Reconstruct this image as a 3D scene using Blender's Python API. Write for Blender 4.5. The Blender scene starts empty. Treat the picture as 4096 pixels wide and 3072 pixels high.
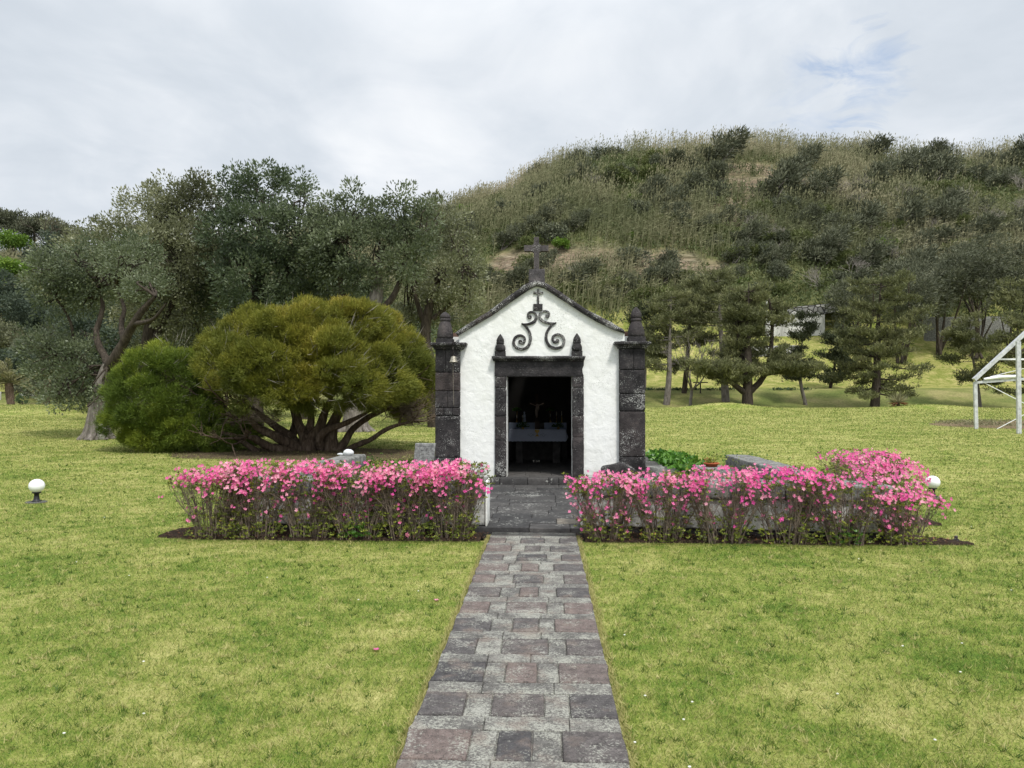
import bpy, math, random
import numpy as np
from mathutils import Vector, Matrix
R = math.radians
rng = np.random.default_rng(7)
random.seed(7)
C = bpy.context.scene.collection
# ------------------------------------------------------------------ camera
CAM = np.array([0., 0., 1.6]); FPX = 3077.0; YAW = R(2.48); PIT = R(1.40)
Fv = np.array([-math.sin(YAW)*math.cos(PIT), math.cos(YAW)*math.cos(PIT), math.sin(PIT)])
Rv = np.array([math.cos(YAW), math.sin(YAW), 0.]); Uv = np.cross(Rv, Fv)
cd = bpy.data.cameras.new('camera'); cam = bpy.data.objects.new('camera', cd); C.objects.link(cam)
cam.location = CAM; cam.rotation_euler = (R(90)+PIT, 0, YAW)
cd.sensor_width = 36; cd.lens = 36*FPX/4096; cd.clip_start = .05; cd.clip_end = 3000
bpy.context.scene.camera = cam
# measured on the photograph (4096 px wide): the point of a sight line at distance Y along the path
def at(px, py, Y):
    d = Fv + Rv*(px-2048)/FPX + Uv*(1536-py)/FPX
    return CAM + d*(Y/d[1])
V = 4096/2212
def av(vx, vy, Y): return at(vx*V, vy*V, Y)
# ------------------------------------------------------------------ noise
def _hash(ix, iy, iz, seed):
    h = (ix*374761393 + iy*668265263 + iz*2147483647 + seed*1274126177) & 0xffffffff
    h = ((h ^ (h >> 13))*1274126177) & 0xffffffff
    return ((h ^ (h >> 16)) & 0xffff)/65535.0
def vnoise(p, seed=0):
    p = np.asarray(p, float); i = np.floor(p).astype(np.int64); f = p-i; f = f*f*(3-2*f)
    out = 0
    for dx in (0, 1):
        for dy in (0, 1):
            for dz in (0, 1):
                w = (f[..., 0] if dx else 1-f[..., 0])*(f[..., 1] if dy else 1-f[..., 1])*(f[..., 2] if dz else 1-f[..., 2])
                out = out + w*_hash(i[..., 0]+dx, i[..., 1]+dy, i[..., 2]+dz, seed)
    return out
def fbm(p, oct=4, seed=0):
    a, s, t = .5, 0, 0
    p = np.asarray(p, float)
    for k in range(oct):
        s = s + a*vnoise(p*2**k, seed+k); t += a; a *= .5
    return s/t
def n2(x, y, sc, seed=0, oct=4):
    x = np.asarray(x, float); y = np.asarray(y, float)
    return fbm(np.stack([x/sc, y/sc, x*0+.5], -1), oct, seed)
def sstep(a, b, x):
    t = np.clip((x-a)/(b-a), 0, 1); return t*t*(3-2*t)
# ------------------------------------------------------------------ terrain
RX = [(-260, 40), (-130, 37), (-95, 36), (-75, 38), (-50, 40), (-27, 42.3), (-8, 46.8), (2, 50.2), (10, 52.3), (16, 52.8), (24, 52.6), (42, 52.6), (54, 51.5), (72, 50.2), (88, 49.6), (104, 50.2), (200, 53)]
def ridge_h(x): return np.interp(x, [a for a, b in RX], [b for a, b in RX])
YF, YR = 92., 166.
def ground_z(x, y):
    x = np.asarray(x, float); y = np.asarray(y, float)
    lawn = 1.27*np.clip((y-16)/44, 0, 1.0)
    lawn = lawn + .05*(n2(x, y, 7, 3, 2)-.5)*sstep(14, 24, y)
    lawn = lawn + .42*np.exp(-(((x-13.2)/2.6)**2+((y-57)/2.)**2)) + .3*np.exp(-(((x-27.5)/3.0)**2+((y-56.5)/2.)**2))
    lawn = lawn + .32*sstep(43, 47, y)*sstep(-14, -20, x)*(1-sstep(55, 62, y))
    z = lawn - .75*sstep(58.5, 63, y)*(1-sstep(64, 73, y)*.0)
    z = z + 2.15*sstep(60, 74, y) + sstep(-30, 6, x)*.3*sstep(62, 74, y)
    z = z + (5.2+.5*sstep(5, 45, x))*sstep(74, 98, y)**1.0*sstep(-40, 10, x) + 2.0*sstep(74, 98, y)
    yf = YF - 6*sstep(-10, -60, x)
    t = np.clip((y-yf)/(YR-yf), 0, 1)
    H = ridge_h(x)
    prof = .5*t+.5*np.sin(t*math.pi/2)**1.15
    hill = (H-8.5)*prof
    hill = hill + ((n2(x, y, 26, 11, 4)-.5)*9)*np.sin(np.clip(t, 0, 1)*math.pi)**.6
    z = z + np.where(t > 0, hill, 0)
    z = z - np.clip(y-YR-14, 0, 400)*.12
    return z
def gz(x, y): return float(ground_z(np.array([x]), np.array([y]))[0])
def on_ground(px, py, y0=2., y1=400.):
    d = Fv + Rv*(px-2048)/FPX + Uv*(1536-py)/FPX
    ys = np.concatenate([np.arange(y0, 60, .05), np.arange(60, y1, .25)])
    P = CAM[None]+d[None]*(ys/d[1])[:, None]
    g = ground_z(P[:, 0], P[:, 1])
    k = np.argmax(P[:, 2] <= g)
    return P[k] if (P[:, 2] <= g).any() else None
def onv(vx, vy, **k): return on_ground(vx*V, vy*V, **k)
# ------------------------------------------------------------------ mesh builder
class MB:
    def __init__(s): s.v = []; s.f = []; s.n = 0
    def add(s, v, f, tint=.5, mi=0, smooth=None):
        v = np.asarray(v, np.float32).reshape(-1, 3)
        if isinstance(f, np.ndarray): groups = [f]
        else:
            g = {}
            for q in f: g.setdefault(len(q), []).append(q)
            groups = [np.array(q, np.int32) for q in g.values()]
        for q in groups:
            t = np.broadcast_to(np.asarray(tint, np.float32), (len(q),)) if np.ndim(tint) == 0 or len(np.atleast_1d(tint)) == len(q) else np.full(len(q), np.mean(tint), np.float32)
            s.f.append((q.astype(np.int32)+s.n, t, mi, smooth))
        s.v.append(v); s.n += len(v)
    def build(s, name, mats, parent=None, smooth=False, origin=None):
        if not isinstance(mats, (list, tuple)): mats = [mats]
        me = bpy.data.meshes.new(name)
        v = np.concatenate(s.v)
        if origin is not None: v = v-np.asarray(origin, np.float32)
        me.vertices.add(len(v)); me.vertices.foreach_set('co', v.astype(np.float32).ravel())
        li = np.concatenate([q.ravel() for q, t, m, sm in s.f])
        sz = np.concatenate([np.full(len(q), q.shape[1], np.int32) for q, t, m, sm in s.f])
        st = np.concatenate([[0], np.cumsum(sz)[:-1]]).astype(np.int32)
        me.loops.add(len(li)); me.loops.foreach_set('vertex_index', li)
        me.polygons.add(len(sz)); me.polygons.foreach_set('loop_start', st); me.polygons.foreach_set('loop_total', sz)
        me.polygons.foreach_set('material_index', np.concatenate([np.full(len(q), m, np.int32) for q, t, m, sm in s.f]))
        me.polygons.foreach_set('use_smooth', np.concatenate([np.full(len(q), smooth if sm is None else sm, bool) for q, t, m, sm in s.f]))
        a = me.attributes.new('tint', 'FLOAT', 'FACE'); a.data.foreach_set('value', np.concatenate([t for q, t, m, sm in s.f]).astype(np.float32))
        for m in mats: me.materials.append(m)
        me.update(calc_edges=True); me.validate()
        o = bpy.data.objects.new(name, me); C.objects.link(o)
        if parent is not None: o.parent = parent
        if origin is not None: o.location = [float(c) for c in origin]
        return o
def tag(o, label=None, cat=None, group=None, kind=None):
    if label: o['label'] = label
    if cat: o['category'] = cat
    if group: o['group'] = group
    if kind: o['kind'] = kind
    return o
# things stand at world origin of their Empty; parts keep world coordinates through the parent's location
class Thing:
    def __init__(s, name, loc, label, cat, group=None):
        s.o = bpy.data.objects.new(name, None); C.objects.link(s.o); s.o.location = [float(c) for c in loc]
        s.o.empty_display_size = .2; s.loc = np.asarray(loc, np.float32); tag(s.o, label, cat, group)
    def part(s, name, mb, mat, smooth=False, label=None):
        me = mb.build(name, mat, s.o, smooth)
        me.data.transform(Matrix.Translation([-float(c) for c in s.loc]))
        if label: me['label'] = label
        return me
    def sub(s, parent, name, mb, mat, smooth=False, label=None):
        me = mb.build(name, mat, parent, smooth)
        me.data.transform(Matrix.Translation([-float(c) for c in s.loc]))
        if label: me['label'] = label
        return me
def copy_tree(o, parent=None):
    c = o.copy(); C.objects.link(c); c.parent = parent
    for ch in list(o.children): copy_tree(ch, c)
    return c
# ------------------------------------------------------------------ shapes
def box(m, x0, x1, y0, y1, z0, z1, tint=.5, mi=0):
    v = [(x, y, z) for x in (x0, x1) for y in (y0, y1) for z in (z0, z1)]
    m.add(v, [(0, 1, 3, 2), (4, 6, 7, 5), (0, 4, 5, 1), (2, 3, 7, 6), (0, 2, 6, 4), (1, 5, 7, 3)], tint, mi)
def rbox(m, x0, x1, y0, y1, z0, z1, r=.012, seg=.08, rough=.004, nsc=.12, tint=.5, mi=0, seed=0, skew=None):
    """box with rounded edges and a slightly uneven surface"""
    def ticks(a, b):
        L = b-a; rr = min(r, L*.45); n = max(1, int(round((L-2*rr)/seg)))
        return np.concatenate([[a, a+rr*.3], np.linspace(a+rr, b-rr, n+1), [b-rr*.3, b]])
    X, Y, Z = ticks(x0, x1), ticks(y0, y1), ticks(z0, z1)
    idx = {}; vs = []; fs = []
    def vid(i, j, k):
        q = (i, j, k)
        if q not in idx: idx[q] = len(vs); vs.append((X[i], Y[j], Z[k]))
        return idx[q]
    nx, ny, nz = len(X)-1, len(Y)-1, len(Z)-1
    for i in range(nx):
        for j in range(ny):
            fs.append((vid(i, j, 0), vid(i, j+1, 0), vid(i+1, j+1, 0), vid(i+1, j, 0)))
            fs.append((vid(i, j, nz), vid(i+1, j, nz), vid(i+1, j+1, nz), vid(i, j+1, nz)))
    for i in range(nx):
        for k in range(nz):
            fs.append((vid(i, 0, k), vid(i+1, 0, k), vid(i+1, 0, k+1), vid(i, 0, k+1)))
            fs.append((vid(i, ny, k), vid(i, ny, k+1), vid(i+1, ny, k+1), vid(i+1, ny, k)))
    for j in range(ny):
        for k in range(nz):
            fs.append((vid(0, j, k), vid(0, j, k+1), vid(0, j+1, k+1), vid(0, j+1, k)))
            fs.append((vid(nx, j, k), vid(nx, j+1, k), vid(nx, j+1, k+1), vid(nx, j, k+1)))
    p = np.array(vs)
    lo = np.array([x0+min(r, (x1-x0)*.45), y0+min(r, (y1-y0)*.45), z0+min(r, (z1-z0)*.45)])
    hi = np.array([x1-min(r, (x1-x0)*.45), y1-min(r, (y1-y0)*.45), z1-min(r, (z1-z0)*.45)])
    c = np.clip(p, lo, hi); d = p-c; L = np.linalg.norm(d, axis=1, keepdims=True)
    nn = d/np.maximum(L, 1e-9); p = c+nn*min(r, 9)
    if rough:
        nz_ = fbm(p/nsc+seed*7.3, 3, seed)-.5
        p = p+nn*(nz_[:, None]*2*rough)
    if skew is not None: p = skew(p)
    m.add(p, fs, tint, mi)
def lathe(m, c, prof, n=20, tint=.5, mi=0, rough=0., smooth=True, square=False):
    """prof: list of (radius, z) relative to c; square makes four flat sides"""
    v = []; f = []
    for r, z in prof:
        for k in range(n):
            a = 2*math.pi*(k+.5)/n
            if square: s = 1/max(abs(math.cos(a)), abs(math.sin(a)))
            else: s = 1
            v.append((c[0]+r*s*math.cos(a), c[1]+r*s*math.sin(a), c[2]+z))
    for i in range(len(prof)-1):
        for k in range(n):
            f.append((i*n+k, i*n+(k+1) % n, (i+1)*n+(k+1) % n, (i+1)*n+k))
    f.append(tuple(range(n))[::-1]); f.append(tuple((len(prof)-1)*n+k for k in range(n)))
    v = np.array(v, float)
    if rough: v = v+(fbm(v/.08, 2, 3)-.5)[:, None]*(v-np.array([c[0], c[1], 0]))*np.array([1, 1, 0])*rough
    m.add(v, f, tint, mi, smooth)
def catmull(P, k=5):
    P = [np.asarray(p, float) for p in P]
    if len(P) < 3: return [P[0]+(P[-1]-P[0])*i/k for i in range(k+1)]
    Q = [2*P[0]-P[1]]+P+[2*P[-1]-P[-2]]; out = []
    for i in range(1, len(Q)-2):
        for j in range(k):
            t = j/k
            out.append(.5*((2*Q[i])+(-Q[i-1]+Q[i+1])*t+(2*Q[i-1]-5*Q[i]+4*Q[i+1]-Q[i+2])*t*t+(-Q[i-1]+3*Q[i]-3*Q[i+1]+Q[i+2])*t**3))
    out.append(P[-1]); return out
def tube(m, pts, rad, n=6, tint=.5, mi=0, wob=0., smooth=True):
    P = np.array(pts, float); K = len(P); rad = np.broadcast_to(np.asarray(rad, float), (K,)) if np.ndim(rad) == 0 else np.interp(np.linspace(0, 1, K), np.linspace(0, 1, len(rad)), rad)
    T = np.gradient(P, axis=0); T /= np.maximum(np.linalg.norm(T, axis=1, keepdims=True), 1e-9)
    ref = np.array([0, 0, 1.]) if abs(T[0, 2]) < .9 else np.array([1., 0, 0])
    A = np.cross(T, ref); A /= np.maximum(np.linalg.norm(A, axis=1, keepdims=True), 1e-9); B = np.cross(T, A)
    a = np.linspace(0, 2*math.pi, n, endpoint=False)
    v = P[:, None]+rad[:, None, None]*(A[:, None]*np.cos(a)[None, :, None]+B[:, None]*np.sin(a)[None, :, None])
    if wob:
        w = fbm(v*np.array([1/.12, 1/.12, 1/.5]), 3, 5)-.5
        v = P[:, None]+(v-P[:, None])*(1+wob*w[..., None])
    v = v.reshape(-1, 3)
    i = np.arange(K-1)[:, None]*n; k = np.arange(n)[None]; k2 = (k+1) % n
    f = np.stack([i+k, i+k2, i+n+k2, i+n+k], -1).reshape(-1, 4)
    m.add(v, f, tint, mi, smooth)
    m.add(np.array([P[0], P[-1]]), np.zeros((0, 3), np.int32))
    e = m.n-2
def bar(m, p, q, w, h, tint=.5, mi=0, up=(0, 0, 1)):
    p = np.asarray(p, float); q = np.asarray(q, float); t = q-p; t /= np.linalg.norm(t)
    s = np.cross(t, up); s /= np.linalg.norm(s); u = np.cross(s, t)
    v = [a+s*w/2*i+u*h/2*j for a in (p, q) for i, j in ((-1, -1), (1, -1), (1, 1), (-1, 1))]
    m.add(v, [(0, 3, 2, 1), (4, 5, 6, 7), (0, 1, 5, 4), (1, 2, 6, 5), (2, 3, 7, 6), (3, 0, 4, 7)], tint, mi)
def prism(m, pts, y0, y1, tint=.5, mi=0):
    """polygon in x,z pushed from y0 to y1"""
    n = len(pts)
    v = [(x, y0, z) for x, z in pts]+[(x, y1, z) for x, z in pts]
    m.add(v, [tuple(range(n)), tuple(range(2*n-1, n-1, -1))]+[(i, i+n, (i+1) % n+n, (i+1) % n) for i in range(n)], tint, mi)
def ribbon(m, pts, wid, y0, y1, tint=.5):
    """flat band in x,z following pts with widths wid, between y0 (front) and y1"""
    P = np.array(pts, float); K = len(P); W = np.interp(np.linspace(0, 1, K), np.linspace(0, 1, len(wid)), wid)
    T = np.gradient(P, axis=0); T /= np.linalg.norm(T, axis=1, keepdims=True); S = np.stack([-T[:, 1], T[:, 0]], -1)
    a = P+S*W[:, None]/2; b = P-S*W[:, None]/2
    def L(q, y, k=1.): return np.stack([q[:, 0], np.full(K, y), q[:, 1]], -1)
    mid = .15
    a2, b2 = P+S*W[:, None]*(.5-mid), P-S*W[:, None]*(.5-mid)
    v = np.concatenate([L(a, y1), L(a, y0+.008), L(a2, y0), L(b2, y0), L(b, y0+.008), L(b, y1)])
    i = np.arange(K-1)[:, None]
    f = np.concatenate([np.concatenate([i+k*K, i+1+k*K, i+1+(k+1)*K, i+(k+1)*K], 1) for k in range(5)])
    m.add(v, f, tint, 0, False)
    m.add(v, [tuple(k*K for k in range(6)), tuple(k*K+K-1 for k in range(5, -1, -1))], tint)
def unit(n, g=None):
    g = rng if g is None else g
    d = g.normal(size=(n, 3)); return d/np.linalg.norm(d, axis=1, keepdims=True)
def norm(d): return d/np.maximum(np.linalg.norm(d, axis=1, keepdims=True), 1e-9)
def leaves(m, c, d, L, W, tint, mi=0, side=None, bend=0.):
    """one four-cornered leaf per row: from c along d"""
    n = len(c); d = norm(d); L = np.broadcast_to(L, (n,))[:, None]; W = np.broadcast_to(W, (n,))[:, None]
    if side is None: side = unit(n)
    s = norm(np.cross(d, side)); nn = np.cross(s, d)
    v = np.stack([c, c+d*L*.5+s*W*.5+nn*L*bend, c+d*L, c+d*L*.5-s*W*.5+nn*L*bend], 1).reshape(-1, 3)
    m.add(v, np.arange(4*n, dtype=np.int32).reshape(n, 4), np.broadcast_to(tint, (n,)), mi)
def blades(m, c, d, L, W, tint, mi=0):
    """one three-cornered blade per row, wide at its foot c"""
    n = len(c); d = norm(d); L = np.broadcast_to(L, (n,))[:, None]; W = np.broadcast_to(W, (n,))[:, None]
    s = norm(np.cross(d, unit(n)))
    v = np.stack([c-s*W*.5, c+s*W*.5, c+d*L], 1).reshape(-1, 3)
    m.add(v, np.arange(3*n, dtype=np.int32).reshape(n, 3), np.broadcast_to(tint, (n,)), mi)
# ------------------------------------------------------------------ materials
class NT:
    def __init__(s, name, world=None):
        if world: s.nt = world.node_tree
        else:
            s.m = bpy.data.materials.new(name); s.m.use_nodes = True; s.nt = s.m.node_tree
        s.nt.nodes.clear()
    def n(s, t, ins=None, **props):
        nd = s.nt.nodes.new(t)
        for k, v in props.items(): setattr(nd, k, v)
        for k, v in (ins or {}).items(): s.set(nd.inputs[k], v)
        return nd
    def set(s, sock, v):
        if isinstance(v, bpy.types.NodeSocket): s.nt.links.new(v, sock)
        elif isinstance(v, bpy.types.Node): s.nt.links.new(v.outputs[0], sock)
        elif isinstance(v, (tuple, list)) and len(v) == 3 and sock.type == 'RGBA': sock.default_value = (*v, 1)
        else: sock.default_value = v
    def pos(s): return s.n('ShaderNodeNewGeometry').outputs['Position']
    def noise(s, sc, vec=None, det=4, rough=.55, dist=0., scale3=None):
        v = vec if vec is not None else s.pos()
        if scale3 is not None: v = s.n('ShaderNodeMapping', {'Vector': v, 'Scale': scale3}).outputs[0]
        return s.n('ShaderNodeTexNoise', {'Vector': v, 'Scale': sc, 'Detail': det, 'Roughness': rough, 'Distortion': dist}).outputs[0]
    def vor(s, sc, vec=None, feature='F1', out='Distance'):
        return s.n('ShaderNodeTexVoronoi', {'Vector': vec if vec is not None else s.pos(), 'Scale': sc}, feature=feature).outputs[out]
    def ramp(s, fac, stops, interp='LINEAR'):
        r = s.n('ShaderNodeValToRGB', {'Fac': fac}); cr = r.color_ramp; cr.interpolation = interp
        while len(cr.elements) > 1: cr.elements.remove(cr.elements[-1])
        for i, (p, c) in enumerate(stops):
            c = (c, c, c) if not isinstance(c, (tuple, list)) else c
            e = cr.elements[0] if i == 0 else cr.elements.new(p)
            e.position = p; e.color = (*c, 1)
        return r.outputs[0]
    def mix(s, f, a, b, mode='MIX'):
        m = s.n('ShaderNodeMix', data_type='RGBA', blend_type=mode)
        s.set(m.inputs[0], f); s.set(m.inputs[6], a if not isinstance(a, (int, float)) else (a, a, a)); s.set(m.inputs[7], b if not isinstance(b, (int, float)) else (b, b, b))
        return m.outputs[2]
    def math(s, op, a, b=0., c=None):
        m = s.n('ShaderNodeMath', operation=op); s.set(m.inputs[0], a); s.set(m.inputs[1], b)
        if c is not None: s.set(m.inputs[2], c)
        return m.outputs[0]
    def attr(s, name='tint'): return s.n('ShaderNodeAttribute', attribute_name=name).outputs['Fac']
    def bump(s, h, strength=.4, dist=.01, prev=None):
        i = {'Height': h, 'Strength': strength, 'Distance': dist}
        if prev is not None: i['Normal'] = prev
        return s.n('ShaderNodeBump', i).outputs[0]
    def out(s, col, rough=.8, nrm=None, spec=.3, metal=0., transl=0., tcol=None):
        i = {'Base Color': col, 'Roughness': rough, 'Specular IOR Level': spec, 'Metallic': metal}
        if nrm is not None: i['Normal'] = nrm
        sh = s.n('ShaderNodeBsdfPrincipled', i).outputs[0]
        if transl:
            t = s.n('ShaderNodeBsdfTranslucent', {'Color': tcol if tcol is not None else col}).outputs[0]
            mx = s.n('ShaderNodeMixShader', {0: transl}); s.nt.links.new(sh, mx.inputs[1]); s.nt.links.new(t, mx.inputs[2]); sh = mx.outputs[0]
        o = s.n('ShaderNodeOutputMaterial'); s.nt.links.new(sh, o.inputs[0]); return s.m
M = {}
def leafmat(name, stops, transl=.25, rough=.6, spec=.25, zone=None, zs=.5):
    t = NT(name); a = t.attr()
    if zone is not None:
        nz = t.noise(zs, det=2); a = t.math('ADD', t.math('MULTIPLY', a, 1-zone), t.math('MULTIPLY', t.ramp(nz, [(.3, 0), (.7, 1)]), zone))
    c = t.ramp(a, stops)
    M[name] = t.out(c, rough, spec=spec, transl=transl)
def plain(name, col, rough=.6, spec=.4, metal=0., var=.15, sc=20, bump=.1):
    t = NT(name); nz = t.noise(sc)
    c = t.mix(1., col, t.ramp(nz, [(.3, 1-var), (.7, 1+var*.6)]), 'MULTIPLY')
    M[name] = t.out(c, rough, t.bump(nz, bump, .01) if bump else None, spec, metal)
# lawn colours shared by the soil-level sheet and the blades
def grass_colour(t, blade=False):
    p = t.pos()
    big = t.noise(.75, p, 5, .62, .8)              # patches about two metres wide
    med = t.noise(4.2, p, 4, .65)
    fine = t.noise(60, p, 3, .7)
    f = t.math('ADD', t.math('ADD', t.math('MULTIPLY', big, .42), t.math('MULTIPLY', med, .36)), t.math('MULTIPLY', t.noise(17., p, 3, .6), .22))
    f = t.math('ADD', f, t.math('MULTIPLY', t.ramp(t.math('DIVIDE', t.n('ShaderNodeSeparateXYZ', {0: p}).outputs[1], 60), [(.1, 0), (.4, 1)]), .045))
    if blade: f = t.math('ADD', f, t.math('MULTIPLY', t.math('SUBTRACT', t.attr(), .5), .46))
    else: f = t.math('ADD', f, t.math('MULTIPLY', t.math('SUBTRACT', fine, .5), .35))
    c = t.ramp(f, [(.35, (.064, .122, .016)), (.43, (.112, .174, .026)), (.50, (.188, .229, .044)), (.57, (.292, .302, .088)), (.68, (.47, .435, .18))])
    return c, fine
def make_mats():
    t = NT('lawn_ground'); c, fine = grass_colour(t)
    p = t.pos(); sep = t.n('ShaderNodeSeparateXYZ', {0: p})
    yy = sep.outputs[1]; zz = sep.outputs[2]; xx = sep.outputs[0]
    # duller bank grass beyond the mown lawn; near band darkened to paint in shade
    shade_grass = t.mix(1., t.ramp(t.noise(.35, p, 4), [(.35, (.11, .135, .036)), (.5, (.165, .175, .055)), (.65, (.24, .22, .09))]), t.ramp(t.noise(6, p, 6, .8), [(.3, .5), (.7, 1.5)]), 'MULTIPLY')
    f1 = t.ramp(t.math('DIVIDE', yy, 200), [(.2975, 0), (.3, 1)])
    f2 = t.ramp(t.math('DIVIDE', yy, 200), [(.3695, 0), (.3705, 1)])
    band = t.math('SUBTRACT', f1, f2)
    c = t.mix(band, c, shade_grass)
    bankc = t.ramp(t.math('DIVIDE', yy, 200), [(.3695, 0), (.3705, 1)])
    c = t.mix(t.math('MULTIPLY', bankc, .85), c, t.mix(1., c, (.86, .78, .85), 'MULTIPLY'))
    # hillside soil and litter with banks of bare layered tuff
    hs = t.ramp(t.math('DIVIDE', t.math('ADD', yy, t.math('MULTIPLY', t.noise(.15, p, 3), 10)), 200), [(.49, 0), (.515, 1)])
    litter = t.ramp(t.noise(.5, p, 6, .7), [(.3, (.05, .06, .022)), (.5, (.11, .12, .045)), (.7, (.19, .17, .085))])
    c = t.mix(hs, c, litter)
    lay = t.noise(1., t.n('ShaderNodeMapping', {'Vector': p, 'Scale': (.12, .12, 2.6)}).outputs[0], 5, .65, .3)
    tuff = t.ramp(lay, [(.3, (.09, .07, .05)), (.42, (.23, .18, .12)), (.49, (.38, .29, .20)), (.53, (.12, .095, .065)), (.6, (.44, .36, .26)), (.66, (.20, .165, .11)), (.8, (.30, .27, .19))])
    c = t.mix(t.attr('bare'), c, tuff)
    cn = t.noise(3, p, 5)
    b = t.bump(t.noise(90, p, 3, .7), .6, .02); b = t.bump(lay, t.attr('bare'), 1.2, b)
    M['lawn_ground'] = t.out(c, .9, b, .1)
    t = NT('grass_blade'); c, _ = grass_colour(t, True); M['grass_blade'] = t.out(c, .55, spec=.25, transl=.3)
    # basalt
    for nm, lich, tone in (('basalt', .675, 1.), ('basalt_plain', .73, 1.25), ('basalt_brown', .72, 2.1), ('basalt_lichen', .635, 1.05)):
        t = NT(nm); p = t.pos(); a = t.attr()
        b0 = t.ramp(t.noise(5, p, 6, .65), [(.3, tuple(q*tone for q in (.014, .013, .0135))), (.55, tuple(q*tone for q in (.035, .032, .033))), (.75, tuple(q*tone for q in (.075, .066, .064)))])
        c = t.mix(1., b0, t.ramp(a, [(0, .55), (.5, 1.), (1, (1.9, 1.65, 1.5))]), 'MULTIPLY')
        pits = t.vor(38, p); pit = t.ramp(pits, [(.12, 0), (.34, 1)])
        big = t.ramp(t.vor(16, p), [(.1, 0), (.3, 1)])
        c = t.mix(1., c, t.ramp(pit, [(0, .5), (1, 1.)]), 'MULTIPLY')
        l1 = t.noise(70, p, 4, .6); l2 = t.noise(3.2, p, 3, .6)
        lf = t.ramp(t.math('ADD', t.math('MULTIPLY', l1, .7), t.math('MULTIPLY', l2, .45)), [(lich, 0), (lich+.03, 1)])
        c = t.mix(t.math('MULTIPLY', lf, .85), c, (.44, .44, .41))
        gr = t.ramp(t.noise(24, p, 4), [(.58, 0), (.72, 1)]); c = t.mix(t.math('MULTIPLY', gr, .3), c, (.15, .145, .14))
        n = t.bump(t.math('ADD', t.math('MULTIPLY', pit, .6), t.noise(60, p, 4)), .7, .012); n = t.bump(big, .35, .02, n)
        M[nm] = t.out(c, .85, n, .25)
    # white plaster of the front wall
    t = NT('plaster_white'); p = t.pos()
    c = t.ramp(t.noise(2.2, p, 5, .6), [(.3, (.74, .745, .70)), (.6, (.80, .805, .775))])
    st = t.ramp(t.noise(1., t.n('ShaderNodeMapping', {'Vector': p, 'Scale': (9, 9, .8)}).outputs[0], 4, .6), [(.6, 0), (.8, 1)])
    c = t.mix(t.math('MULTIPLY', st, .22), c, (.58, .57, .48))
    sp = t.ramp(t.math('ADD', t.math('MULTIPLY', t.noise(75, p, 2), .75), t.math('MULTIPLY', t.noise(1.6, p, 2), .35)), [(.69, 0), (.72, 1)])
    c = t.mix(t.math('MULTIPLY', sp, .6), c, (.25, .25, .22))
    zz = t.n('ShaderNodeSeparateXYZ', {0: p}).outputs[2]
    low = t.math('MULTIPLY', t.ramp(t.math('ADD', t.math('DIVIDE', zz, 1.2), t.math('MULTIPLY', t.noise(7, p, 4), .5)), [(.36, 1), (.62, 0)]), .35)
    c = t.mix(low, c, (.42, .41, .34))
    n = t.bump(t.noise(6, p, 4, .5, .4), .55, .035); n = t.bump(t.noise(42, p, 3), .3, .008, n)
    M['plaster_white'] = t.out(c, .75, n, .2)
    # old whitewash of the low walls, grey and stained
    t = NT('plaster_old'); p = t.pos()
    s1 = t.ramp(t.noise(3.5, p, 6, .7, .4), [(.36, 0), (.6, 1)])
    c = t.mix(s1, (.36, .355, .33), (.66, .66, .62)); 
    c = t.mix(t.math('MULTIPLY', t.ramp(t.noise(11, p, 6, .75), [(.5, 0), (.64, 1)]), .8), c, (.13, .13, .12))
    M['plaster_old'] = t.out(c, .9, t.bump(t.noise(20, p, 5), .5, .01), .15)
    t = NT('coping_stone'); p = t.pos()
    c = t.ramp(t.noise(6, p, 7, .75), [(.3, (.045, .045, .042)), (.5, (.15, .15, .14)), (.68, (.33, .325, .30))])
    c = t.mix(t.ramp(t.noise(50, p, 4), [(.56, 0), (.66, .8)]), c, (.42, .42, .39))
    M['coping_stone'] = t.out(c, .9, t.bump(t.noise(45, p, 5, .7), .7, .01), .2)
    # path flags
    t = NT('path_stone'); p = t.pos(); a = t.attr()
    base = t.ramp(a, [(0, (.056, .053, .054)), (.3, (.082, .074, .072)), (.5, (.108, .090, .083)), (.7, (.145, .110, .098)), (.72, (.098, .093, .086)), (1, (.142, .134, .12))])
    c = t.mix(1., base, t.ramp(t.noise(18, p, 6, .7), [(.3, .55), (.7, 1.6)]), 'MULTIPLY')
    isbg = t.ramp(a, [(.71, 0), (.73, 1)])
    lv = t.math('ADD', t.math('ADD', t.math('MULTIPLY', t.noise(70, p, 6, .75), .66), t.math('MULTIPLY', t.noise(5.5, p, 3), .38)), t.math('MULTIPLY', isbg, .055))
    lf = t.ramp(lv, [(.55, 0), (.63, .8)])
    c = t.mix(lf, c, t.mix(t.noise(3, p, 2), (.40, .40, .36), (.30, .30, .24)))
    edge = t.ramp(t.noise(6, p, 5), [(.53, 0), (.68, .55)]); c = t.mix(edge, c, (.20, .155, .13))
    dk = t.ramp(t.noise(120, p, 3), [(.34, .8), (.45, 0)]); c = t.mix(dk, c, (.03, .03, .028))
    M['path_stone'] = t.out(c, .85, t.bump(t.noise(75, p, 5, .7), .7, .008), .25)
    t = NT('court_stone'); p = t.pos(); a = t.attr()
    base = t.ramp(a, [(0, (.030, .029, .029)), (.9, (.062, .058, .055)), (1, (.15, .13, .105))])
    c = t.mix(1., base, t.ramp(t.noise(9, p, 6, .7), [(.3, .6), (.7, 1.5)]), 'MULTIPLY')
    lf = t.ramp(t.math('ADD', t.math('MULTIPLY', t.noise(26, p, 5, .6), .62), t.math('MULTIPLY', t.noise(2.5, p, 3), .4)), [(.575, 0), (.63, .8)])
    c = t.mix(lf, c, (.32, .32, .29))
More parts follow.
